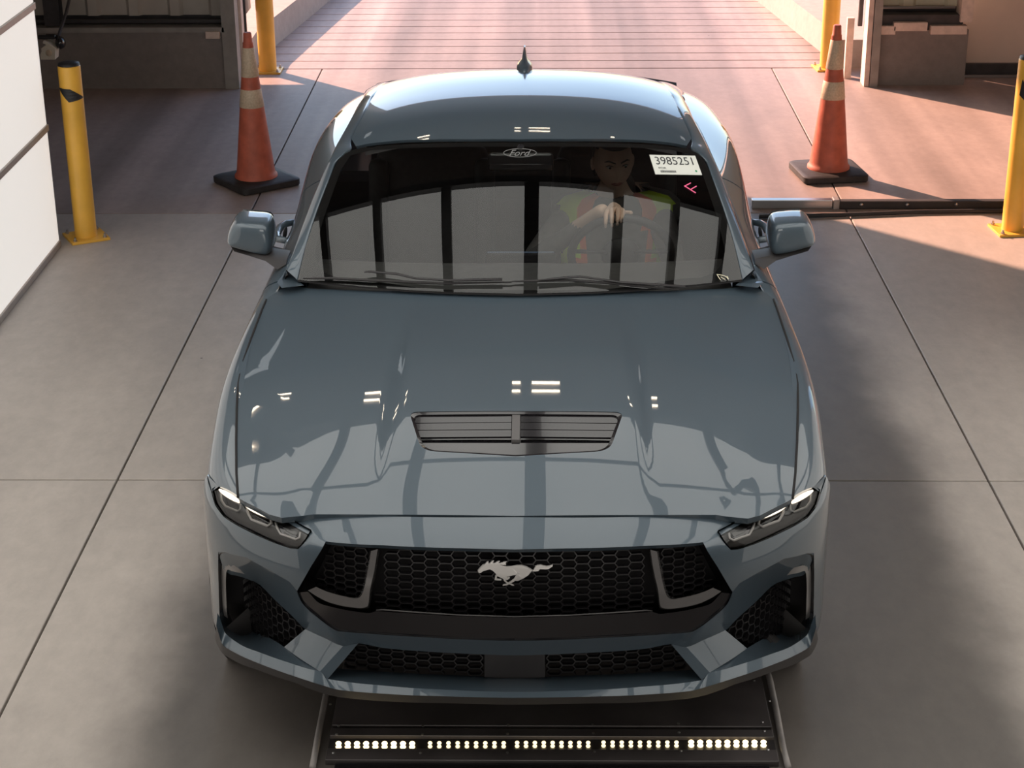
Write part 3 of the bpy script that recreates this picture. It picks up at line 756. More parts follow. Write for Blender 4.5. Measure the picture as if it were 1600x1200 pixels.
# outer edge of the bumper cover: down the wheel-arch side
send = lambda z: float(np.interp(z, [.2, .35, .6, .70, .78], [1.19, 1.19, 1.18, 1.14, 1.06]))
N_side = [(send(z), z) for z in (.715, .68, .62, .55, .45, .37, .30)]
N_low = invs(S_nose, [(341, 990), (343, 964), (342, 930), (341, 895)], (1.05, .33))
cheek = N_hlbot + [(send(.745) - .02, .748)] + N_side + N_low + N_cr + N_gl
both('bumper_cheek', S_nose, cheek, step=.02, mt=M_paint, parent=bumper, out=(.5, -1, .3), skirt=.0)
# ---- lower bumper: creased faces lofted between measured edges --------------------------------
_g = [(.9, .5)]
def nb(u, v, off=0.0):        # point on the nose, sunk by off
    f = lambda s, z: S_nose(s, z, off)
    x0 = min(1.15, abs((u - 800) / 520.0)); z0 = .72 - (v - 850 + 60 * x0) * .0021
    a, b = inv(f, u, v, (max(x0, .0), z0)); b = min(max(b, .1), .8)
    p = f(a, b); return np.array(p)
def strip(m, cols, per=4, centre=False):
    """cols: lists of (u,v,off) of equal length; smooth along the columns, straight across"""
    G = np.array([[nb(*p) for p in c] for c in cols])
    if centre:
        G[-1, :, 0] = 0
        G = np.concatenate([G, (G[:-1] * (-1, 1, 1))[::-1]])
    d = np.r_[0, np.cumsum(np.linalg.norm(np.diff(G.mean(1), axis=0), axis=1))]
    t = np.concatenate([np.linspace(d[i], d[i + 1], per, endpoint=False) for i in range(len(d) - 1)] + [[d[-1]]])
    R = np.stack([np.stack([np.interp(t, d, G[:, r, k]) if len(G) < 3 else _pch(d, G[:, r, k], t) for k in range(3)], 1) for r in range(G.shape[1])], 1)
    n, k = R.shape[:2]
    for r in range(k - 1):    # each face strip has its own vertices, so its edges stay crisp
        m.add(np.concatenate([R[:, r], R[:, r + 1]]), [(i, i + 1, n + i + 1, n + i) for i in range(n - 1)])
    return R
def _pch(x, y, t):            # monotone cubic: follows kinks without overshoot
    h = np.diff(x) + 1e-9; dl = np.diff(y) / h; s = np.zeros_like(y); s[0], s[-1] = dl[0], dl[-1]
    for i in range(1, len(y) - 1):
        s[i] = 0 if dl[i - 1] * dl[i] <= 0 else 2 * dl[i - 1] * dl[i] / (dl[i - 1] + dl[i])
    i = np.clip(np.searchsorted(x, t) - 1, 0, len(h) - 1); q = (t - x[i]) / h[i]
    return y[i] * (1 + 2 * q) * (1 - q) ** 2 + y[i + 1] * q * q * (3 - 2 * q) + h[i] * q * (1 - q) * (s[i] * (1 - q) - s[i + 1] * q)
def pair(name, m, mt, parent, auto=40):
    """left half as built plus its mirrored twin, separate objects"""
    vs = np.array(m.v); o = []
    for sd in (1, -1):
        ob = obj(name, vs * (sd, 1, 1), [f if sd > 0 else f[::-1] for f in m.f], mt, parent, True); sharp(ob.data, auto); o.append(ob)
    return o

face = [[(341, 862, 0), (349, 889, .012)], [(352, 863, 0), (361, 898, .03)], [(385, 871, 0), (398, 909, .065)], [(420, 890, 0), (430, 938, .075)],
        [(453, 909.5, 0), (444, 951, .075)], [(464, 923.5, 0), (460, 966, .07)], [(472, 942, 0), (477, 983, .06)], [(492, 961, 0), (505, 996, .035)],
        [(515, 979, 0), (536, 1009.5, .02)], [(530, 986.5, 0), (560, 1005, .018)], [(574, 990, 0), (600, 1012.5, .016)], [(650, 995, 0), (650, 1017, .015)], [(720, 999, 0), (720, 1021, .014)], [(803, 1001, 0), (803, 1024, .014)]]
m = MB(); strip(m, face, 4, centre=True)
low = m.build('bumper_bar', M_paint, bumper); sharp(low.data, 50)
m = MB()
strip(m, [[(477, 983, .06), (444, 1011, .05)], [(505, 996, .035), (470, 1030, .015)], [(536, 1009.5, .02), (500, 1049, -.012)]], 3)
pair('bumper_fin', m, M_paint, bumper)
m = MB()
strip(m, [[(536, 1009.5, .02), (500, 1049, -.012)], [(560, 1005, .018), (512, 1061, -.012)]], 2)
p = [nb(560, 1005, .018), nb(522, 1044, .07), nb(512, 1061, -.012)]
m.add(p, [(0, 1, 2)])
pair('fin_side', m, M_paint, bumper)
m = MB()
strip(m, [[(346, 935, .012), (343, 964, -.004)], [(353, 958, .05), (352.5, 990, -.01)], [(367, 980, .08), (377, 1008, -.012)], [(382, 980, .09), (410, 1021, -.012)],
          [(437, 1006, .07), (450, 1035, -.012)], [(444, 1011, .05), (482, 1045, -.012)]], 4)
m.add([nb(444, 1011, .05), nb(482, 1045, -.012), nb(500, 1049, -.012)], [(0, 1, 2)])
pair('intake_shelf', m, M_paint, bumper)
M_splitter = mat('splitter_plastic', (.055, .052, .052), rough=.5)
lipT = [(340, 958), (343, 964), (352.5, 990), (377, 1008), (410, 1021), (450, 1035), (482, 1045), (500, 1049), (512, 1061), (585, 1070), (660, 1076), (803, 1081)]
lipB = [(338, 978), (341, 988), (349, 1009), (375, 1024), (408, 1038), (449, 1053), (482, 1064), (504, 1071), (530, 1078), (585, 1083), (660, 1087), (803, 1090.5)]
splB = [(336, 996), (339, 1006), (350, 1023), (377, 1038), (411, 1050), (452, 1064), (486, 1077), (510, 1085), (535, 1090), (588, 1095), (662, 1098), (803, 1101)]
m = MB(); strip(m, [[(*a, -.012), (*b, -.034)] for a, b in zip(lipT, lipB)], 4, centre=True)
o = m.build('bumper_lip', M_paint, bumper); sharp(o.data, 50)
m = MB(); strip(m, [[(*b, -.028), (*b, -.038), (*c, -.026), (c[0], c[1] - 3, .25)] for b, c in zip(lipB, splB)], 4, centre=True)
o = m.build('front_splitter', M_splitter, bumper); sharp(o.data, 50)
m = MB(); strip(m, [[(522, 1044, .07), (512, 1061, -.012)], [(560, 1047, .085), (555, 1067, -.012)], [(600, 1049.5, .09), (600, 1071.5, -.012)], [(660, 1053, .09), (660, 1076, -.012)], [(803, 1058, .09), (803, 1081, -.012)]], 4, centre=True)
o = m.build('bumper_shelf', M_paint, bumper); sharp(o.data, 50)

# ---- grilles ------------------------------------------------------------------------------------
def hexmesh(name, px_poly, off, pa, pb, w, depth, mt, parent, side=-1, cent=False, rot=0):
    """flattened honeycomb bars trimmed to a measured outline, standing on the sunk nose surface"""
    f = lambda s, z: S_nose(s, z, off)
    L = [inv(f, u, v, (max(0.01, abs(u - 800) / 520), .72 - (v - 850 + 60 * abs(u - 800) / 520) * .0021)) for u, v in px_poly]
    if cent: L = sym([(0.0 if abs(a) < .02 else a, b) for a, b in L])
    A = np.array(L); lo, hi = A.min(0), A.max(0); m = MB()
    t = pa * .22
    i0, i1 = int(math.floor(lo[0] / pa)) - 1, int(math.ceil(hi[0] / pa)) + 1
    j0, j1 = int(math.floor(lo[1] / pb)) - 1, int(math.ceil(hi[1] / pb)) + 1
    seg = []
    for i in range(i0, i1 + 1):
        for j in range(j0, j1 + 1):
            cx, cy = i * pa, j * pb + (pb / 2 if i % 2 else 0)
            x0, x1 = cx - pa / 2 + t / 2, cx + pa / 2 - t / 2
            seg += [((x0, cy - pb / 2), (x1, cy - pb / 2)), ((x1, cy - pb / 2), (x1 + t, cy)), ((x1 + t, cy), (x1, cy + pb / 2))]
    for a, b in seg:
        mid = ((a[0] + b[0]) / 2, (a[1] + b[1]) / 2)
        if not inside([mid], L)[0]: continue
        d = np.array(b) - np.array(a); d = d / np.linalg.norm(d); nn = np.array((-d[1], d[0])) * w / 2
        q = [np.array(a) - nn, np.array(b) - nn, np.array(b) + nn, np.array(a) + nn]
        top = [S_nose(x, z, off) for x, z in q]; bot = [S_nose(x, z, off + depth) for x, z in q]
        m.add(top + bot, [(0, 1, 2, 3), (0, 4, 5, 1), (2, 6, 7, 3), (1, 5, 6, 2), (3, 7, 4, 0)])
    if cent: return [m.build(name, mt, parent)]
    vs = np.array(m.v)
    return [obj(name, vs * (sd, 1, 1), m.f, mt, parent) for sd in (1, -1)]
def nose_poly(px_poly, off, cent=False):
    f = lambda s, z: S_nose(s, z, off)
    L = [inv(f, u, v, (max(0.01, abs(u - 800) / 520), .72 - (v - 850 + 60 * abs(u - 800) / 520) * .0021)) for u, v in px_poly]
    return sym([(0.0 if abs(a) < .02 else a, b) for a, b in L]) if cent else L

upper_px = [(803, 858.5), (720, 856.5), (600, 852), (509, 846), (464, 923.5), (472, 942), (515, 979), (530, 986.5), (574, 990), (720, 999), (803, 1001)]
Sg = lambda o: (lambda s, z: S_nose(s, z, o))
grille = panel('upper_grille', Sg(.13), nose_poly(upper_px, .05, True), step=.06, mt=M_void, parent=car, out=(0, -1, 0), skirt=0)
grille['label'] = 'black honeycomb upper grille'
# inner walls of the opening
m = MB(); strip(m, [[(u, v, 0), (u + (8 if u < 700 else 0), v + (4 if v < 900 else -4), .06), (u + (10 if u < 700 else 0), v + (5 if v < 900 else -5), .13)] for u, v in upper_px[::-1]], 3)
pair('grille_surround', m, M_glossblack, grille)
hexmesh('grille_mesh', [(803, 862), (720, 860), (603, 855), (590, 952), (720, 960), (803, 962)], .045, 0.0385, .0228, .0032, .012, M_mesh, grille, cent=True)
hexmesh('grille_mesh', [(519, 851), (580, 858), (567, 927), (557, 933), (525, 928), (496, 917)], .055, .034, .0215, .0034, .012, M_mesh, grille)
m = MB()
strip(m, [[(466, 926, .006), (481, 924.5, .012)], [(478, 948, .006), (500, 943, .012)], [(497, 965, .006), (517, 948, .012)], [(518, 981, .006), (545, 954, .012)],
          [(533, 987, .006), (574, 958, .010)], [(574, 990, .006), (590, 955, .009)], [(650, 995, .006), (650, 959, .009)], [(720, 999, .006), (720, 963, .009)], [(803, 1001, .006), (803, 965, .009)]], 4, centre=True)
m.build('grille_lower_panel', M_glossblack, grille, auto=40)
out_ = [(590, 858), (585, 890), (578, 922), (574.5, 947), (560, 950), (540, 947.5), (517, 942), (497, 933), (481, 922.5)]
in_ = [(580, 861), (575, 890), (567.5, 924), (561, 934), (553, 935), (538, 932), (522, 928), (507, 923), (494, 917)]
m = MB(); strip(m, [[(a[0] + 3, a[1] + 3, .06), (*a, .004), (*b, .010), (b[0] - 2, b[1] - 2, .06)] for a, b in zip(out_, in_)], 4)
M_bracket = mat('gloss_grey_plastic', (.10, .095, .095), rough=.22, coat=.5)
for o in pair('grille_bracket', m, M_bracket, grille): o['label'] = 'gloss grey bracket framing the side of the grille'
# edges seen below the centre mesh
m = MB(); P3 = [nb(u, v, .024) for u, v in [(588, 954), (597, 953), (650, 957), (720, 961.5), (803, 964)]]; P3[-1][0] = 0
P3 = P3 + [q * (-1, 1, 1) for q in P3[-2::-1]]
m.tube(P3, .0028, 6); m.build('grille_lip', M_greyplastic, grille, smooth=True)

# running-horse emblem, chrome relief in front of the mesh
def hp(x, y): return (720 + x / 8.889, 850 + y / 8.889)
shapes = [
 [(235, 385), (232, 362), (262, 325), (300, 285), (322, 276), (345, 270), (440, 268), (540, 276), (585, 290), (640, 305), (700, 302), (780, 288), (850, 288), (920, 310), (980, 345), (1005, 358), (985, 380), (940, 432), (880, 470), (800, 508), (745, 505), (765, 470), (790, 420), (740, 425), (680, 440), (620, 455), (600, 490), (575, 470), (540, 455), (495, 435), (480, 400), (440, 362), (400, 342), (345, 355), (305, 365), (275, 388), (250, 394)],
 [(325, 285), (352, 250), (380, 230), (382, 258), (400, 262), (432, 228), (460, 225), (440, 252), (470, 262), (505, 236), (545, 230), (522, 255), (550, 258), (600, 240), (640, 236), (625, 262), (632, 282), (570, 280), (440, 272)],
 [(985, 372), (1015, 345), (1035, 300), (1060, 285), (1110, 283), (1190, 300), (1235, 295), (1280, 275), (1278, 302), (1225, 338), (1180, 345), (1100, 340), (1075, 368), (1030, 374)],
 [(480, 425), (505, 440), (497, 470), (520, 478), (565, 482), (562, 497), (500, 497), (470, 488), (472, 470)],
 [(585, 460), (625, 450), (645, 462), (682, 456), (678, 470), (640, 492), (618, 480), (640, 520), (700, 545), (735, 558), (742, 573), (715, 570), (640, 538), (600, 505)],
 [(785, 400), (808, 404), (790, 455), (745, 510), (690, 540), (640, 565), (580, 573), (585, 558), (625, 548), (680, 520), (740, 475)],
]
m = MB()
for k, sh in enumerate(shapes):
    ff = [nb(*hp(x, y), .028 - .001 * k) for x, y in sh]; bk = [nb(*hp(x, y), .044) for x, y in sh]
    cc = np.mean(ff, 0); fr = [np.array(q) + (cc - q) * .03 - np.array([0, .004, 0]) for q in ff]
    n = len(sh); from_tri = bpy.data.meshes
    V = ff + fr + bk
    m.add([(-q[0], q[1], q[2]) for q in V], [tuple(range(n, 2 * n))] + [(i, (i + 1) % n, n + (i + 1) % n, n + i) for i in range(n)] + [(2 * n + i, 2 * n + (i + 1) % n, (i + 1) % n, i) for i in range(n)])
hb = m.build('horse_emblem', M_emblem, grille); hb['label'] = 'chrome running horse emblem'
bm = bmesh.new(); bm.from_mesh(hb.data); bmesh.ops.triangulate(bm, faces=bm.faces[:], ngon_method='EAR_CLIP'); bmesh.ops.recalc_face_normals(bm, faces=bm.faces); bm.to_mesh(hb.data); bm.free()

# lower grille
lowpx = [(803, 1024), (720, 1021), (600, 1012.5), (560, 1005), (522, 1044), (560, 1047), (660, 1053), (803, 1058)]
lg = panel('lower_grille', Sg(.125), nose_poly(lowpx, .06, True), step=.06, mt=M_void, parent=car, out=(0, -1, 0), skirt=0)
hexmesh('grille_mesh', [(757, 1023), (676, 1017), (562, 1006), (526, 1042), (660, 1052), (757, 1056)], .085, .0385, .022, .0036, .012, M_mesh, lg)
m = MB(); strip(m, [[(757, 1022, .08), (757, 1058, .08)], [(803, 1024, .08), (803, 1060, .08)]], 2, centre=True); m.build('sensor_plate', M_satin, lg)
# outer intakes
ipx = [(361, 898), (398, 909), (430, 938), (460, 966), (477, 982), (444, 1010), (437, 1006), (382, 980), (367, 980), (353, 957), (349, 892)]
for o in both('side_intake', Sg(.15), nose_poly([(345, 880), (398, 900), (450, 945), (490, 980), (450, 1020), (380, 990), (350, 975), (345, 930)], .10), step=.05, mt=M_void, parent=bumper, out=(.3, -1, 0), skirt=0):
    pass
si = [o for o in bumper.children if o.name.startswith('side_intake')]
h = hexmesh('intake_mesh', ipx, .10, .0285, .0285, .0038, .014, M_mesh, None)
for o, s_ in zip(h, si): o.parent = s_
m = MB(); strip(m, [[(352, 863.5, .0), (354, 872, .015)], [(345, 864, 0), (349, 876, .015)], [(341.5, 869, 0), (346, 886, .012)], [(342, 915, .0), (346.5, 918, .012)], [(343, 962, 0), (348, 950, .012)]], 3)
for o, s_ in zip(pair('intake_rim', m, M_glossblack, None), si): o.parent = s_
m = MB(); strip(m, [[(390, 892, .05), (396, 905, .07)], [(370, 884.5, .028), (375, 895, .035)], [(352, 879, .014), (357, 890, .018)], [(346.5, 884, .012), (353.5, 895, .016)], [(346.5, 918, .012), (353, 921, .016)], [(347.5, 945, .012), (354, 949, .016)], [(350, 962, .02), (356, 966, .03)]], 3)
for o, s_ in zip(pair('intake_frame', m, M_frame, None), si): o.parent = s_

# ---- headlights -----------------------------------------------------------------------------------
hl_loop = N_hlbot + N_hltop[::-1]
for sd in (1, -1):
    h = panel('headlight', Sg(.015), hl_loop, step=.03, mt=mat('lamp_housing', (.045, .042, .042), rough=.35) if sd > 0 else bpy.data.materials['lamp_housing'], parent=car, out=(.3, -1, .3), skirt=-.015, side=sd)
    panel('lamp_lens', Sg(.002), hl_loop, step=.03, mt=M_lens, parent=h, out=(.3, -1, .3), skirt=0, side=sd)
    tubes = [[(345, 768), (346, 782), (352, 791), (371, 799), (376, 796), (377, 786)], [(384, 791), (388, 803), (393, 812), (418, 822), (424, 818), (423, 808)], [(431, 816), (433, 824), (438, 834), (462, 843), (468, 840), (469, 832)]]
    for tb in tubes:
        m = MB(); m.tube([nb(u, v, .009) * (sd, 1, 1) for u, v in tb], .0036, 6)
        m.build('light_tube', bpy.data.materials.get('light_tube') or mat('light_tube', (.30, .29, .28), rough=.3), h, smooth=True)
        c = np.mean(tb, 0); q = [(c[0] + (u - c[0]) * .8, c[1] + (v - c[1]) * .8) for u, v in tb]
        MB().add([nb(u, v, .012) * (sd, 1, 1) for u, v in q], [tuple(range(6))]).build('lamp_cell', M_glossblack, h)
    for a, b in [((343, 764), (374, 783)), ((384, 789), (421, 806.5))]:  # white glowing bars along the upper edge of the headlight
        m = MB(); path = [nb(a[0] + (b[0] - a[0]) * t, a[1] + (b[1] - a[1]) * t + 1.2, .004) * (sd, 1, 1) for t in np.linspace(0, 1, 6)]
        m.tube(path, [.003, .0065, .0075, .0075, .0065, .004], 8)
        o = m.build('glow_bar', bpy.data.materials.get('glow_bar') or emit_mat('glow_bar', (1, .86, .68), 1.6), h, smooth=True); o['label'] = 'white glowing bar along the headlight top'
# ---- body sides -------------------------------------------------------------------------------------
def t_of(y, z):
    ts = np.linspace(.0, 5, 101); zs = S_side(np.full(101, y), ts)[:, 2]
    k = int(np.argmin(zs[:20])) if False else 0
    return float(np.interp(-z, -zs, ts))
def arch(yc, r, y0, y1, n=16):
    out = []
    for y in np.linspace(y0, y1, n):
        z = .345 + math.sqrt(max(r * r - (y - yc) ** 2, 0)); out.append((float(y), t_of(y, z)))
    return out
S_sy = S_side
fz_front = []
for z in (.745, .70, .66, .60, .52, .44):
    yy = float(S_nose(send(z), z)[1]) + .003; fz_front.append((yy, t_of(yy, z)))
hlc = inv(S_side, 373.5, 776, (.35, .05)); hlo = inv(S_side, 341, 760, (.40, .8))
ar = arch(.905, .385, fz_front[-1][0] + .01, 1.285)
fender_loop = [hlc] + [(y, 0.02) for y in np.linspace(.42, 1.56, 14)] + [(1.63, .05), (1.635, 1.0), (1.62, 4.95), (1.29, 4.95), (1.288, 4.4)] + ar[::-1] + fz_front[::-1] + [hlo]
tipA = [S_side(*hlo), S_side(*fz_front[0]), S_nose(send(.745) - .02, .748), S_nose(*N_hlbot[-1]), S_nose(*N_hlbot[-2]), S_nose(*N_hltop[-1])]
tc_ = np.mean(tipA, 0); pair('fender_tip', MB().add([q - np.array([.002, 0, 0]) for q in tipA[:4]] , [(0, 1, 2, 3)]), M_paint, car)
both('fender', S_side, fender_loop, step=.05, mt=M_paint, parent=car, out=(1, 0, .4), skirt=.015)
door_loop = [(1.645, .03)] + [(y, .0) for y in np.linspace(1.7, 2.8, 10)] + [(2.865, .0), (2.875, 2.0), (2.80, 4.95), (1.632, 4.95), (1.648, 1.0)]
doors = both('car_door', S_side, door_loop, step=.06, mt=M_paint, parent=car, out=(1, 0, .3), skirt=.015)
ar2 = arch(3.625, .39, 3.24, 4.01)
q_loop = [(2.88, .0)] + [(y, .0) for y in np.linspace(3.0, 4.7, 14)] + [(4.75, .0), (4.75, 4.95), (4.02, 4.95)] + ar2[::-1] + [(3.23, 4.95), (2.815, 4.95), (2.887, 2.0)]
both('quarter_panel', S_side, q_loop, step=.06, mt=M_paint, parent=car, out=(1, 0, .3), skirt=.015)

# ---- windscreen, header, roof, rails -------------------------------------------------------------------
wpx = [(465, 437), (478.5, 382), (500, 317), (519, 268), (528, 249), (540, 237), (556, 230), (600, 224.5), (670, 221), (740, 220.3)]
W_edge = invs(S_ws, wpx, (.75, .1)); wtop0 = (0.0, inv(S_ws, 815, 220.5, (0, .98))[1])
ws_half = [(0.0, .03), (.4, .035), (W_edge[0][0] - .03, .045)] + W_edge + [wtop0]
ws = panel('windshield', S_ws, sym(ws_half), step=.05, mt=M_windshield, parent=car, out=(0, -.5, 1), skirt=0)
# black frit band painted inside the glass edge, with the wiper-park corner arcs
S_wsin = lambda x, t: S_ws(x, t) - np.array([0, .003, .006])
frit_side = invs(S_ws, [(560, 433), (530, 431), (508, 424), (497, 410), (492, 390), (505, 340), (533, 262), (548, 240), (580, 232), (640, 228.5)], (.7, .1))
frit_in = [(0.0, .06), (.3, .055)] + frit_side + [(0.0, wtop0[1] - .03)]
frit_in = [(min(a, 9), b) for a, b in frit_in]
panel('frit_band', S_wsin, sym(ws_half), step=.06, holes=[sym([(a, b) for a, b in frit_in])], mt=M_void, parent=ws, out=(0, -.5, 1), skirt=0)
# roof
hdr = invs(S_roof, [(740, 217.5), (670, 218), (600, 221.5), (572, 225), (556, 228.5)], (.4, 2.14)); hd0 = (0.0, inv(S_roof, 815, 217.5, (0, 2.12))[1])
ditch = invs(S_roof, [(549, 217), (568, 180), (580, 156), (588, 144)], (.62, 2.3))
roof_half = [hd0] + hdr + ditch + [(ditch[-1][0] - .01, 2.96), (.5, 3.03), (.25, 3.06), (0, 3.07)]
panel('roof', S_roof, sym(roof_half), step=.05, mt=M_paint, parent=car, skirt=.012)
# side rails: windscreen pillar running into the roof edge and down to the deck
inner = [S_ws(*W_edge[0]), S_ws(*W_edge[1]), S_ws(*W_edge[2]), S_ws(*W_edge[3]), S_ws(*W_edge[4])]
inner += [S_ws(*W_edge[5]) * .5 + S_roof(*hdr[4]) * .5, S_roof(*ditch[0]), S_roof(*ditch[1]), S_roof(*ditch[2]), S_roof(*ditch[3]), S_roof(ditch[3][0] - .012, 3.1), np.array([.575, 3.45, 1.215]), np.array([.585, 3.85, 1.08]), np.array([.60, 4.1, .985])]
outpx = [(447, 422), (463, 379), (485, 319), (506, 268), (516, 248), (522, 235), (529, 221), (548, 187), (558, 167), (568, 151)]
outer = []
for (u, v), p in zip(outpx, inner):
    q = hx(py(u, v, p[1] + .035)); outer.append(q)
outer += [np.array([.675, 3.12, 1.265]), np.array([.70, 3.45, 1.16]), np.array([.725, 3.85, 1.03]), np.array([.735, 4.1, .95])]
def loft(rows, nu, nv):
    """rows: list of equal-length curves -> smooth grid"""
    G = np.array(rows); R = Spl(np.arange(G.shape[1]), G.transpose(1, 0, 2).reshape(G.shape[1], -1))(np.linspace(0, G.shape[1] - 1, nu)).reshape(nu, G.shape[0], 3)
    if nv == G.shape[0]: T = R
    else: T = Spl(np.arange(G.shape[0]), R.transpose(1, 0, 2).reshape(G.shape[0], -1))(np.linspace(0, G.shape[0] - 1, nv)).reshape(nv, nu, 3).transpose(1, 0, 2)
    vs = T.reshape(-1, 3); fs = [(i * nv + j, i * nv + j + 1, (i + 1) * nv + j + 1, (i + 1) * nv + j) for i in range(nu - 1) for j in range(nv - 1)]
    return vs, fs
inner = np.array(inner); outer = np.array(outer)
wd = np.linalg.norm(outer - inner, axis=1)[:, None]
mid = (inner + outer) / 2 + np.array([.07, 0, .07]) * wd; low_ = outer + np.array([-.008, 0, -.022])
vs, fs = loft([inner + (0, 0, -.012), inner + (.003, 0, .001), mid, outer, low_], 50, 13)
m = MB().add(vs, fs); rails = pair('roof_rail', m, M_paint, car, 60)
# black trim under the rail, side glass, belt moulding
tr = low_ + np.array([.010, 0, -.024])
vs, fs = loft([low_ + (.004, 0, .004), low_ + (.014, 0, -.008), tr], 40, 5); pair('window_trim', MB().add(vs, fs), M_satin, car, 60)
yy = np.linspace(1.70, 3.75, 13); top_y = tr[:, 1]
topc = np.stack([np.interp(yy, top_y, tr[:, 0]), yy, np.interp(yy, top_y, tr[:, 2])], 1)
bel = S_side(yy, np.full(13, .0)) + (-.012, 0, -.01)
topc[:, 2] = np.maximum(topc[:, 2], bel[:, 2] + .004)
midg = (topc + bel) / 2 + (.018, 0, 0)
vs, fs = loft([topc, midg, bel], 26, 6); pair('side_window', MB().add(vs, fs), M_sideglass, car, 80)
vs, fs = loft([bel + (-.004, 0, .022), bel + (.012, 0, .016), bel + (.016, 0, 0)], 26, 3); pair('belt_moulding', MB().add(vs, fs), M_satin, car, 40)
# corner piece between fender, pillar foot and mirror
yA = np.array([1.52, 1.56, 1.60, 1.65, 1.72]); cA = S_side(yA, np.full(5, .03))
e0, e1 = S_hood(.842, 1.545), outer[0] + (.006, .02, -.012); cB = np.array([e0 + (e1 - e0) * t for t in np.linspace(0, 1, 5)])
vs, fs = loft([cA, cB], 12, 2); pair('fender_corner', MB().add(vs, fs), M_paint, car, 60)
foot = [hx(py(*q)) for q in [(446, 423, 1.66), (465, 438, 1.57), (475, 446, 1.515), (440, 450, 1.505), (433, 441, 1.555)]]
pair('pillar_foot', MB().add(foot, [(0, 1, 2, 3, 4)]), M_paint, car)
# rear window, deck, spoiler, tail
rg = [[np.array([x, y, z]) for x in np.linspace(-w, w, 9)] for y, z, w in [(3.06, 1.355, .56), (3.4, 1.245, .575), (3.75, 1.115, .59), (4.08, .985, .60)]]
rg = np.array(rg); rg[:, :, 2] -= .10 * rg[:, :, 0] ** 2
vs, fs = loft(list(rg), 12, 10); MB().add(vs, fs).build('rear_window', M_sideglass, car, smooth=True)
rows = []
for y, z, w in [(4.07, .97, .75), (4.3, .965, .73), (4.55, .955, .69), (4.68, .955, .63)]:
    rows.append([np.array([x, y, z - .10 * x * x]) for x in np.linspace(-w, w, 11)])
vs, fs = loft(rows, 14, 8); MB().add(vs, fs).build('trunk_lid', M_paint, car, smooth=True)
m = MB(); sp = [np.array([x, 4.66 - .10 * x * x, 0.965 - .10 * x * x]) for x in np.linspace(-.76, .76, 17)]
vs, fs = loft([[p + d for p in sp] for d in (np.array([0, -.10, -.035]), np.array([0, 0, .015]), np.array([0, .055, .035]), np.array([0, .06, .018]), np.array([0, .0, -.035]))], 32, 5)
MB().add(vs, fs).build('rear_spoiler', M_paint, car, auto=50)
rows = [[np.array([x, 4.78 - .16 * x * x - b, z]) for x in np.linspace(-w, w, 11)] for z, b, w in [(.95, .08, .68), (.88, .02, .76), (.6, 0, .80), (.3, .06, .80)]]
vs, fs = loft(rows, 11, 8); MB().add(vs, fs).build('rear_bumper', M_paint, car, smooth=True)
# dark understructure so no light leaks through the car
m = MB(); m.box((0, 2.35, .24), (1.50, 3.6, .12)); m.box((0, .42, .42), (1.30, .22, .40)); m.box((0, .95, .60), (1.05, .85, .25)); m.box((0, 4.3, .55), (1.4, .7, .5))
m.box((0, 1.33, .56), (1.6, .03, .56)); m.box((0, 1.62, .52), (1.72, .06, .5))
m.build('chassis', M_void, car)

# ---- wipers and cowl -------------------------------------------------------------------------------------
S_cowl = lambda x, y: np.stack([x, y, .945 + .07 * np.maximum(0, y - 1.36) + 0 * x - .03 * x * x], -1)
panel('cowl', S_cowl, sym([(0, 1.34), (.5, 1.37), (.83, 1.50), (.80, 1.60), (.5, 1.47), (0, 1.40)]), step=.08, mt=M_satin, parent=car, skirt=0)
def wsp(u, v, dz=.012):       # point just above the glass for a pixel of either half
    a, b = inv(S_ws, u, v, ((u - 812) / 430., .05), side=1); p = S_ws(a, b); return np.array([p[0], p[1] - dz * .5, p[2] + dz])
for blade, arm, lb in [([(475, 438), (520, 438), (575, 441), (640, 444), (690, 446), (800, 444)], [(570, 431), (580, 430.5), (620, 434), (650, 441), (700, 444), (785, 442.5)], 'wiper'),
                   ([(800, 443), (840, 442), (890, 441), (960, 446), (1010, 451), (1060, 456)], [(842, 444), (870, 441), (905, 438), (920, 440), (970, 447), (1070, 454)], 'wiper')]:
    w = MB(); P_ = [wsp(u, v, .009) for u, v in blade]; w.tube(P_, [.003, .0055, .006, .006, .0055, .003], 6, flat=.8)
    wo = w.build('wiper_blade', M_rubber, car, smooth=True)
    MB().tube([wsp(u, v, .017) for u, v in arm], [.004, .007, .007, .006, .007, .008], 6, flat=.5).build('wiper_arm', M_satin, wo, smooth=True)

# ---- mirrors ------------------------------------------------------------------------------------------------
mp = [(354, 377), (355, 366), (358.5, 354), (364, 345), (370, 340), (390, 340.5), (410, 341.5), (419, 343), (424, 348), (427, 360), (430, 374), (428, 387), (424, 394), (416, 394.5), (395, 391), (372, 385), (358, 382)]
def mring(sc, y, dx=0, dz=0):
    P_ = np.array([hx(py(u, v, 1.90)) for u, v in mp]); c = P_.mean(0)
    Q = c + (P_ - c) * sc; Q[:, 1] = y + .10 * (Q[:, 0] - c[0]); Q[:, 0] += dx; Q[:, 2] += dz; return Q
rings = [mring(.45, 1.838), mring(.80, 1.842), mring(.93, 1.856), mring(1.0, 1.90), mring(1.0, 1.97), mring(.96, 2.02)]
n = len(mp); vs = np.concatenate(rings); fs = [tuple(range(n))] + [(k * n + i, k * n + (i + 1) % n, (k + 1) * n + (i + 1) % n, (k + 1) * n + i) for k in range(5) for i in range(n)] + [tuple(range(5 * n, 6 * n))]
mirrors = pair('side_mirror', MB().add(vs, fs), M_paint, car, 50)
for o in mirrors:
    md = o.modifiers.new('s', 'SUBSURF'); md.levels = 1; md.render_levels = 2
A_ = lambda u, v, y: hx(py(u, v, y))
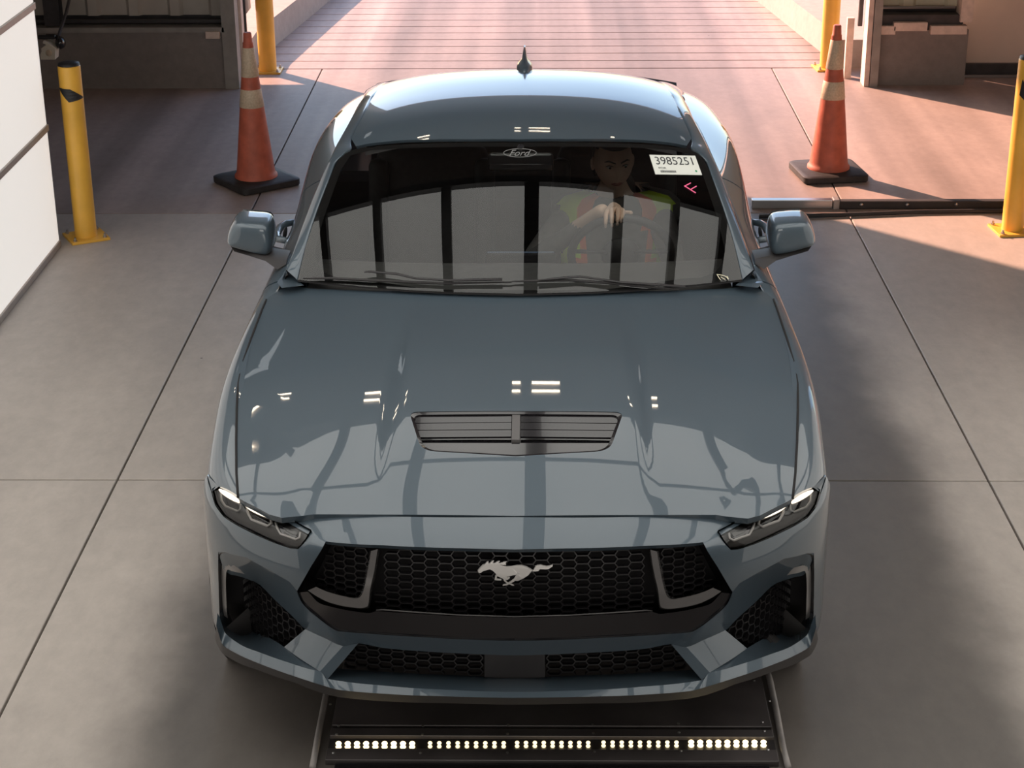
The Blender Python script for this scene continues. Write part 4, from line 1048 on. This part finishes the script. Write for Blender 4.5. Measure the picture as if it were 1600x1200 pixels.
low1 = [A_(359, 383, 1.87), A_(385, 391, 1.87), A_(418, 397, 1.87), A_(448, 405, 1.84), A_(447, 413, 1.80), A_(433, 421, 1.75), A_(415, 408, 1.80), A_(390, 400, 1.85), A_(366, 393, 1.87)]
m = MB(); m.add(list(low1) + [q + np.array([0, .11, -.004]) for q in low1], [tuple(range(9))[::-1], tuple(range(9, 18))] + [(i, (i + 1) % 9, 9 + (i + 1) % 9, 9 + i) for i in range(9)])
for o, s_ in zip(pair('mirror_foot', m, mat('mirror_foot_plastic', (.05, .045, .045), rough=.5), None, 30), mirrors): o.parent = s_
gl = mring(.88, 2.021); m = MB().add(list(gl), [tuple(range(n))])
for o, s_ in zip(pair('mirror_glass', m, M_chrome, None, 30), mirrors): o.parent = s_
# door handles: hoops standing off the door skin
for d, sd in zip(doors, (1, -1)):
    hc = hx(py(455.5, 347, 2.46)); m = MB()
    pts = [(.925, 2.40, .845), (.966, 2.42, .846), (.975, 2.47, .85), (.972, 2.54, .855), (.955, 2.58, .858), (.925, 2.60, .858)]
    m.tube([(sd * x, y, z) for x, y, z in pts], [.014, .015, .016, .016, .015, .013], 8); m.build('door_handle', M_paint, d, smooth=True)
    c = MB(); c.ball((sd * .945, 2.48, .85), (.006, .06, .02)); c.build('handle_recess', M_void, d)
# antenna fin
m = MB(); ac = S_roof(0, 2.955)
ax_ = float(pz(819, 125, float(ac[2]))[0])
def fin(z, hw, y0, y1): return [(ax_ - hw, (y0 + y1) / 2, z), (ax_ - hw * .55, y0 + (y1 - y0) * .2, z), (ax_, y0, z), (ax_ + hw * .55, y0 + (y1 - y0) * .2, z), (ax_ + hw, (y0 + y1) / 2, z), (ax_ + hw * .7, y1, z), (ax_ - hw * .7, y1, z)]
zb = float(ac[2]); R_ = [fin(zb - .03, .032, 2.86, 3.06), fin(zb + .012, .032, 2.88, 3.06), fin(zb + .022, .028, 2.92, 3.06), fin(zb + .035, .012, 2.97, 3.06), fin(zb + .065, .0065, 3.01, 3.07), fin(zb + .078, .0035, 3.03, 3.07)]
vs = [p for r in R_ for p in r]; m.add(vs, [(k * 7 + i, k * 7 + (i + 1) % 7, k * 7 + 7 + (i + 1) % 7, k * 7 + 7 + i) for k in range(5) for i in range(7)] + [tuple(range(35, 42))])
m.build('antenna_fin', M_paint, car, auto=60)

# ---- wheels ---------------------------------------------------------------------------------------------------
for sd in (1, -1):
    for yc in (.905, 3.625):
        w = MB(); MX = Matrix.Translation((sd * .80, yc, .343)) @ Matrix.Rotation(PI / 2, 4, 'Y')
        w.lathe([(.24, -.12), (.30, -.125), (.335, -.11), (.343, -.07), (.343, .07), (.335, .11), (.30, .125), (.24, .12), (.24, -.12)], 40, M=MX)
        wo = w.build('tyre', M_tyre, car, auto=50)
        r = MB(); r.lathe([(.24, -.1), (.245, .11), (.22, .115), (.21, .06), (.205, -.1)], 40, M=MX)
        for k in range(10):
            a = 2 * PI * k / 10; r.box((0, 0, 0), (.20, .03, .03), M=Matrix.Translation((sd * .875, yc, .343)) @ Matrix.Rotation(a, 4, 'X') @ Matrix.Rotation(PI / 2, 4, 'Y') @ Matrix.Translation((.12, 0, 0)))
        r.ball((sd * .875, yc, .343), (.03, .06, .06)); r.build('wheel_rim', M_darksteel, wo, auto=40)
        MB().lathe([(.42, -.14), (.42, .11)], 30, M=MX).build('wheel_liner', M_void, car)

# ---- cabin ----------------------------------------------------------------------------------------------------
M_trim = mat('cabin_trim', (.03, .029, .03), rough=.6, noise=(30, .2))
M_seat = mat('seat_leather', (.035, .032, .033), rough=.5, noise=(40, .2))
rows = [[np.array([x, y - .10 * abs(x) ** 2, z - .02 * abs(x)]) for x in np.linspace(-.74, .74, 13)] for y, z in [(1.46, .965), (1.62, .955), (1.80, .945), (1.90, .925), (1.94, .86), (1.92, .70)]]
rows = [[np.array([p[0], p[1] + .26 * p[0] ** 2, p[2]]) for p in r] for r in rows]
M_dash = mat('dash_top', (.085, .08, .078), rough=.65, noise=(30, .15))
vs, fs = loft(rows, 18, 9); MB().add(vs, fs).build('dashboard', M_dash, car, smooth=True)
MB().box((0.0, 1.93, .90), (.26, .03, .11), bev=.008).build('display_screen', M_glossblack, car)
m = MB(); m.box((0, 2.6, .42), (.26, 1.5, .26), bev=.03); m.build('centre_console', M_trim, car, auto=40)
MB().box((0, 2.9, .33), (1.6, 2.6, .05)).build('cabin_floor', M_void, car)
def seat(x, y, rear=False):
    m = MB(); m.box((x, y - .05, .50), (.50, .52, .16), bev=.05)
    so = m.build('seat', M_seat, car, auto=50)
    T = Matrix.Translation((x, y + .25, .84)) @ Matrix.Rotation(math.radians(-18), 4, 'X')
    b = MB(); b.box((0, 0, 0), (.46, .13, .58), M=T, bev=.05); b.box((0, 0, 0), (.08, .19, .5), M=T @ Matrix.Translation((.215, -.03, -.02)), bev=.03); b.box((0, 0, 0), (.08, .19, .5), M=T @ Matrix.Translation((-.215, -.03, -.02)), bev=.03)
    b.build('backrest', M_seat, so, auto=50)
    h = MB(); h.box((0, 0, 0), (.26, .10, .17), M=T @ Matrix.Translation((0, .01, .38)), bev=.04); h.build('headrest', M_seat, so, auto=50)
    p = MB()
    for dx in (-.06, .06): p.tube([T @ Vector((dx, .01, .27)), T @ Vector((dx, .01, .36))], .006, 6)
    p.build('headrest_post', M_satinmetal, so)
for x in (-.37, .37): seat(x, 2.50)
m = MB(); m.box((0, 3.35, .60), (1.15, .45, .16), bev=.05); rs = m.build('rear_seat', M_seat, car, auto=50)
m = MB(); m.box((0, 3.60, .90), (1.2, .14, .56), M=None, bev=.05); m.build('rear_backrest', M_seat, rs, auto=50)
# seat belts on the pillars and steering wheel
wt_ = py(966, 341, 1.93); wc = np.array([.372, 2.005, float(wt_[2]) - .169]); wn = Matrix.Translation(wc) @ Matrix.Rotation(math.radians(114), 4, 'X')
m = MB(); m.tube([wn @ Vector((.185 * math.cos(a), .185 * math.sin(a) * (1 if math.sin(a) > -.8 else .93), 0)) for a in np.linspace(0, 2 * PI, 40, endpoint=False)], .016, 8, closed=True)
sw = m.build('steering_wheel', M_seat, car, smooth=True)
m = MB(); m.ball(wn @ Vector((0, -.01, -.02)), (.075, .03, .065)); 
for a in (.12, PI - .12, -PI / 2): m.tube([wn @ Vector((.05 * math.cos(a), .05 * math.sin(a), -.015)), wn @ Vector((.18 * math.cos(a), .18 * math.sin(a), 0))], .014, 6, flat=.5)
m.build('wheel_hub', M_seat, sw, smooth=True)
m = MB(); m.box((0, 2.08, 1.255), (.24, .025, .07), bev=.012); m.tube([(0, 2.08, 1.28), (0, 2.06, 1.32)], .012, 6)
m.build('rear_view_mirror', M_glossblack, car, auto=50)
rows = [[np.array([x, y, float(S_roof(x, y)[2]) - .03]) for x in np.linspace(-.58, .58, 9)] for y in (2.16, 2.4, 2.7, 3.0)]
vs, fs = loft(rows, 10, 8); MB().add(vs, fs).build('headliner', M_trim, car, smooth=True)
# ---- things stuck on or printed in the windscreen ------------------------------------------------
def text_mesh(s, shear=0.0, off=0.0):
    """glyph outlines of the built-in font as (verts, faces), scaled to the unit box"""
    cu = bpy.data.curves.new('t', 'FONT'); cu.body = s; cu.shear = shear; cu.fill_mode = 'FRONT'; cu.offset = off
    o = bpy.data.objects.new('t', cu); COL.objects.link(o); dg = bpy.context.evaluated_depsgraph_get(); dg.update()
    me = bpy.data.meshes.new_from_object(o.evaluated_get(dg)); V = np.array([tuple(v.co) for v in me.vertices]); F = [tuple(p.vertices) for p in me.polygons]
    bpy.data.objects.remove(o); bpy.data.curves.remove(cu); bpy.data.meshes.remove(me)
    lo, hi = V.min(0), V.max(0); V = (V - lo) / np.maximum(hi - lo, 1e-6); return V, F
def quad(q, s, t):            # q: tl,tr,br,bl pixels, s right, t up
    q = np.array(q, float); return (q[0] * (1 - s) + q[1] * s) * t + (q[3] * (1 - s) + q[2] * s) * (1 - t)
def wsgrid(q, s, t, dz): u, v = quad(q, s, t); return wsp(u, v, dz)
M_paper = mat('label_paper', (.66, .67, .62), rough=.6); M_ink = mat('label_ink', (.03, .03, .035), rough=.7)
SQ = [(1014.5, 243), (1086, 244.5), (1097, 274.5), (1024, 273.5)]
m = MB(); N_ = 6; vs = [wsgrid(SQ, i / N_, j / 3, d) for d in (.002, .0035) for i in range(N_ + 1) for j in range(4)]
m.add(vs, [(b + i * 4 + j, b + i * 4 + 4 + j, b + i * 4 + 5 + j, b + i * 4 + j + 1) for b in (0, (N_ + 1) * 4) for i in range(N_) for j in range(3)])
stk = m.build('number_sticker', M_paper, ws); stk['label'] = 'white paper sticker printed 3985251'
def print_on(name, s, box, mt, par, Q_=SQ, shear=0, dz=.0042, off=0.0):
    V, F = text_mesh(s, shear, off); x0, x1, y0, y1 = box
    return MB().add([wsgrid(Q_, x0 + (x1 - x0) * p[0], y0 + (y1 - y0) * p[1], dz) for p in V], F).build(name, mt, par)
print_on('print', '3985251', (.09, .90, .50, .90), M_ink, stk)
print_on('print', 'FOR', (.115, .275, .27, .37), M_ink, stk)
m = MB(); random.seed(3); x = .13
while x < .46:
    w_ = random.choice((.006, .010, .014)); m.add([wsgrid(SQ, a, b, .0042) for a, b in ((x, .09), (x + w_, .09), (x + w_, .20), (x, .20))], [(0, 1, 2, 3)]); x += w_ + random.choice((.006, .010))
m.build('barcode', M_ink, stk)
m = MB(); m.add([wsgrid(SQ, .90 + .022 * math.cos(a), .19 + .055 * math.sin(a), .0042) for a in np.linspace(0, 2 * PI, 10, endpoint=False)], [tuple(range(10))]); m.build('green_dot', mat('green_ink', (.05, .30, .14)), stk)
# maker's oval at the top of the glass
M_markgrey = mat('ceramic_grey', (.17, .17, .17), rough=.6)
OQ = [(787, 233.5), (838, 233.5), (838, 246.5), (787, 246.5)]
m = MB(); m.tube([wsgrid(OQ, .5 + .5 * math.cos(a), .5 + .5 * math.sin(a), .003) for a in np.linspace(0, 2 * PI, 40, endpoint=False)], .0013, 5, closed=True)
ov = m.build('oval_mark', M_markgrey, ws)
print_on('print', 'Ford', (.17, .84, .14, .86), M_markgrey, ov, OQ, shear=.45, dz=.003, off=.0)
M_pink = mat('pink_marker', (1.0, .16, .34), rough=.6)
m = MB()
for a, b in (((1069.5, 291.5), (1087, 302.5)), ((1069.5, 292), (1079, 287)), ((1078.5, 297.5), (1088, 292))):
    m.tube([wsp(a[0] + (b[0] - a[0]) * t, a[1] + (b[1] - a[1]) * t, .003) for t in np.linspace(0, 1, 4)], .0022, 5)
m.build('pink_mark', M_pink, ws)['label'] = 'pink grease pencil mark on the glass'
m = MB()
for st in ([(1120, 430), (1123, 435), (1126, 439)], [(1120, 430), (1131, 432), (1135, 434), (1138, 438)], [(1126, 434), (1133, 438)], [(1136, 433), (1138, 437)]):
    m.tube([wsp(u, v, .004) for u, v in st], .0014, 5)
m.build('cream_mark', mat('cream_marker', (.72, .68, .50)), ws)
# =================================================================== DRIVER
hc = py(958, 252, 2.46); hc = np.array([float(hc[0]), 2.46, float(hc[2])])
person = empty('person', 'driver in a lime and orange safety vest with one hand on the steering wheel', 'person', (.37, 2.52, .58))
M_skin = mat('skin', (.72, .49, .37), rough=.5, noise=(30, .05)); M_top = mat('grey_sweatshirt', (.17, .16, .155), rough=.85, noise=(40, .15))
M_hair = mat('dark_hair', (.025, .018, .015), rough=.5); M_lime = mat('lime_fabric', (.68, .90, .06), rough=.7); M_orf = mat('orange_fabric', (1.0, .22, .07), rough=.7)
M_trouser = mat('dark_trousers', (.03, .03, .04), rough=.8)
def skin_mesh(name, chain, mt, parent, root=0, sub=2):
    """chain: list of (index of parent joint or None, (x,y,z), (rx,ry)); one continuous skinned surface"""
    me = bpy.data.meshes.new(name); me.from_pydata([tuple(map(float, c[1])) for c in chain], [(c[0], i) for i, c in enumerate(chain) if c[0] is not None], [])
    o = bpy.data.objects.new(name, me); COL.objects.link(o)
    o.modifiers.new('skin', 'SKIN'); sv = me.skin_vertices[0].data
    for i, c in enumerate(chain): sv[i].radius = c[2] if hasattr(c[2], '__len__') else (c[2], c[2]); sv[i].use_root = (i == root)
    s = o.modifiers.new('sub', 'SUBSURF'); s.levels = sub
    dg = bpy.context.evaluated_depsgraph_get(); dg.update(); nm = bpy.data.meshes.new_from_object(o.evaluated_get(dg)); nm.name = name
    bpy.data.objects.remove(o); bpy.data.meshes.remove(me)
    return link(name, nm, mt, parent, True)
X0, SH = .375, hc[2] - .205
wheel_top = np.array([.375, 1.925, .965])
wr_r = py(957, 331, 1.955)                                    # right wrist just behind the rim
R_el = np.array([.03, 2.44, .74]); L_el = np.array([.60, 2.28, .76]); L_wr = np.array([.47, 2.03, .83])
ch = [(None, (X0, 2.56, .60), (.165, .12)), (0, (X0, 2.62, .78), (.155, .11)), (1, (X0, 2.63, .93), (.165, .115)), (2, (X0, 2.61, SH), (.11, .085)),
      (3, (X0 + (hc[0] - X0) * .6, 2.55, SH + .075), (.058, .058)), (4, (hc[0], 2.50, hc[2] - .09), (.055, .055)),
      (3, (X0 - .17, 2.60, SH - .03), (.066, .066)), (6, tuple(R_el), (.046, .046)), (7, (wr_r[0] - .02, 2.03, wr_r[2] - .01), (.030, .030)),
      (3, (X0 + .17, 2.60, SH - .03), (.066, .066)), (9, tuple(L_el), (.046, .046)), (10, tuple(L_wr), (.030, .030)),
      (0, (X0 - .10, 2.50, .60), (.09, .09)), (12, (X0 - .12, 2.10, .66), (.065, .065)), (13, (X0 - .10, 1.80, .42), (.045, .045)),
      (0, (X0 + .10, 2.50, .60), (.09, .09)), (15, (X0 + .12, 2.10, .66), (.065, .065)), (16, (X0 + .10, 1.80, .42), (.045, .045))]
for c in ch: pass
body = skin_mesh('body', ch, M_top, None); rel(body, person)
body.data.materials.append(M_skin); body.data.materials.append(M_trouser)
for p in body.data.polygons:
    c = p.center
    if c.z > SH + .045: p.material_index = 1
    elif c.z < .66 and c.y < 2.45: p.material_index = 2
# safety vest: shell around the trunk with lime and orange bands down the front
def vest_ring(z, hw, hd, yc): return [(X0 + hw * math.sin(a), yc - hd * math.cos(a), z) for a in np.linspace(-PI, PI, 49)]
vr = [vest_ring(.62, .22, .155, 2.58), vest_ring(.74, .23, .150, 2.61), vest_ring(.86, .25, .155, 2.62), vest_ring(SH - .06, .262, .150, 2.62), vest_ring(SH + .002, .258, .135, 2.61), vest_ring(SH + .035, .225, .105, 2.60), vest_ring(SH + .055, .14, .075, 2.60)]
vs = [p for r in vr for p in r]; n = 49
vest = MB().add(vs, [(k * n + i, k * n + i + 1, (k + 1) * n + i + 1, (k + 1) * n + i) for k in range(6) for i in range(48)]).build('safety_vest', M_top, None, smooth=True); rel(vest, person)
vest.data.materials.append(M_lime); vest.data.materials.append(M_orf)
for p in vest.data.polygons:
    a = abs(math.atan2(p.center.x - X0, -(p.center.y - 2.60)))
    if p.center.y < 2.72: p.material_index = 1 if 1.0 < a < 1.36 else 2 if .74 < a <= 1.0 else 0
md = vest.modifiers.new('t', 'SOLIDIFY'); md.thickness = .006
# head with sculpted face, turned slightly down
HR = Matrix.Translation(Vector(hc)) @ Matrix.Rotation(math.radians(9), 4, 'X') @ Matrix.Rotation(math.radians(11), 4, 'Z')
def headv(n):
    x, y, z = n; px_, py_, pz_ = x * .076, y * .096, z * .115
    g = lambda cx, cz, sx, sz: math.exp(-((px_ - cx) / sx) ** 2 - ((pz_ - cz) / sz) ** 2)
    if pz_ < -.015: k = 1 - .32 * min(1, (-.015 - pz_) / .095) ** 1.4; px_ *= k
    if y < 0:
        d = .021 * g(0, -.026, .011, .020) + .010 * g(0, -.004, .009, .026) - .009 * (g(.031, .010, .018, .012) + g(-.031, .010, .018, .012)) + .005 * (g(.030, .032, .022, .010) + g(-.030, .032, .022, .010))
        d += .006 * g(0, -.060, .024, .010) + .008 * g(0, -.095, .022, .016) + .004 * (g(.042, -.02, .018, .02) + g(-.042, -.02, .018, .02)) - .004 * g(0, -.073, .02, .006)
        py_ = py_ * (1 - .10 * (-y)) - d * (-y) ** .5
    return HR @ Vector((px_, py_, pz_))
b_ = MB().ball((0, 0, 0), 1.0, 56, 44); hv_ = [headv(v) for v in b_.v]
head = MB().add(hv_, b_.f).build('head', M_skin, None, smooth=True); rel(head, person)
def onface(px_, pz_, d=.0):
    z = pz_ / .115; x = px_ / (.076 * (1 - .32 * min(1, max(0, (-.015 - pz_) / .095)) ** 1.4)); y = -math.sqrt(max(.01, 1 - x * x - z * z)); p = headv((x, y, z)); return p + (HR.to_3x3() @ Vector((0, -d, 0)))
M_eyew = mat('eye_white', (.65, .62, .58), rough=.2); M_iris = mat('iris', (.05, .035, .03), rough=.2); M_lip = mat('lips', (.42, .17, .15), rough=.4); M_nail = mat('nail_polish', (.45, .33, .28), rough=.2)
for sx in (-1, 1):
    e = MB(); e.ball(onface(sx * .031, .009, -.0075), .0115, 14, 10); eo = e.build('eye', M_eyew, head, smooth=True)
    e = MB(); e.ball(onface(sx * .031 + .002, .007, .0015), .0048, 10, 6); e.build('iris', M_iris, eo, smooth=True)
    e = MB(); e.tube([onface(sx * q, w_, .001) for q, w_ in ((.017, .0135), (.025, .0165), (.035, .0165), (.045, .011))], [.002, .0028, .0028, .0015], 6, flat=.7); e.build('eyelid', M_hair, head, smooth=True)
    e = MB(); e.tube([onface(sx * q, w_, .001) for q, w_ in ((.010, .029), (.022, .034), (.036, .037), (.050, .030))], [.0028, .0042, .0036, .0015], 6, flat=.8); e.build('eyebrow', M_hair, head, smooth=True)
    e = MB(); e.ball(HR @ Vector((sx * .078, .012, -.005)), (.010, .018, .030), 12, 8); e.build('ear', M_skin, head, smooth=True)
e = MB(); e.tube([onface(q, w_, .001) for q, w_ in ((-.023, -.062), (-.010, -.057), (0, -.059), (.010, -.057), (.023, -.062))], [.0015, .0042, .004, .0042, .0015], 6, flat=.7)
e.tube([onface(q, w_, .001) for q, w_ in ((-.022, -.0635), (-.009, -.068), (0, -.069), (.009, -.068), (.022, -.0635))], [.0015, .0045, .005, .0045, .0015], 6, flat=.7); e.build('lips', M_lip, head, smooth=True)
# hair pulled back: cap with a real hairline, and a tied tail behind
b_ = MB().ball((0, 0, 0), 1.0, 40, 30); hv_ = []
for v in b_.v:
    x, y, z = v; hv_.append(HR @ Vector((x * .086, y * .104 + .008, z * .122 + .006)))
keep = [f for f in b_.f if (lambda c: (c.z > .62 - .55 * max(0, c.y + .35)) or (c.y > .05 and c.z > -.55))(sum((Vector(b_.v[i]) for i in f), Vector()) / len(f))]
hr = MB().add(hv_, keep).build('hair', M_hair, None, smooth=True); rel(hr, person)
md = hr.modifiers.new('t', 'SOLIDIFY'); md.thickness = .008
m = MB(); m.tube([HR @ Vector(q) for q in ((.01, .10, -.02), (.05, .12, -.08), (.085, .08, -.15), (.095, .03, -.20))], [.03, .034, .028, .012], 10); m.build('hair_tail', M_hair, hr, smooth=True)
# right hand draped over the top of the rim; left hand low on the rim
def hand(name, wrist, knuckles, tips, thumb, r=.0088):
    w_ = np.array(wrist); K = [np.array(k) for k in knuckles]; c = np.mean(K, 0)
    chn = [(None, tuple(w_), (.022, .018)), (0, tuple(w_ * .5 + c * .5), (.032, .016))]
    for k, t in zip(K, tips):
        chn.append((1, tuple(k), (.0115, .0115))); i = len(chn) - 1; t = np.array(t)
        chn.append((i, tuple(k + (t - k) * .5 + np.array([0, -.012, .004])), r)); chn.append((i + 1, tuple(t), r * .82))
    T = [np.array(q) for q in thumb]; chn.append((0, tuple(T[0]), (.013, .013))); i = len(chn) - 1
    chn.append((i, tuple(T[1]), .0105)); chn.append((i + 1, tuple(T[2]), .0085))
    return skin_mesh(name, chn, M_skin, None, root=1, sub=1)
kn = [py(u, v, 1.945) for u, v in ((947, 332), (956, 329), (966, 328), (974, 329.5))]
tp = [py(u, v, 1.905) for u, v in ((946, 352), (956, 351), (964.5, 348), (970, 344))]
th = [py(970, 334, 1.985), py(979, 333, 1.965), py(988, 332.5, 1.94)]
h1 = hand('hand', (wr_r[0], 2.02, wr_r[2] + .004), kn, tp, th); rel(h1, person)
lw_ = np.array([.47, 2.03, .83])
k2 = [lw_ + q for q in (np.array([.035, -.055, .035]), np.array([.045, -.06, .015]), np.array([.05, -.06, -.005]), np.array([.05, -.055, -.025]))]
t2 = [k + np.array([-.005, -.045, -.012]) + np.array([.03, 0, 0]) for k in k2]
h2 = hand('hand', lw_, k2, t2, [lw_ + np.array([-.005, -.03, .03]), lw_ + np.array([0, -.055, .045]), lw_ + np.array([.015, -.08, .05])]); rel(h2, person)
for t in tp:
    m = MB(); m.ball(np.array(t) + np.array([0, -.0065, -.002]), (.0055, .003, .008), 8, 6); m.build('fingernail', M_nail, h1, smooth=True)
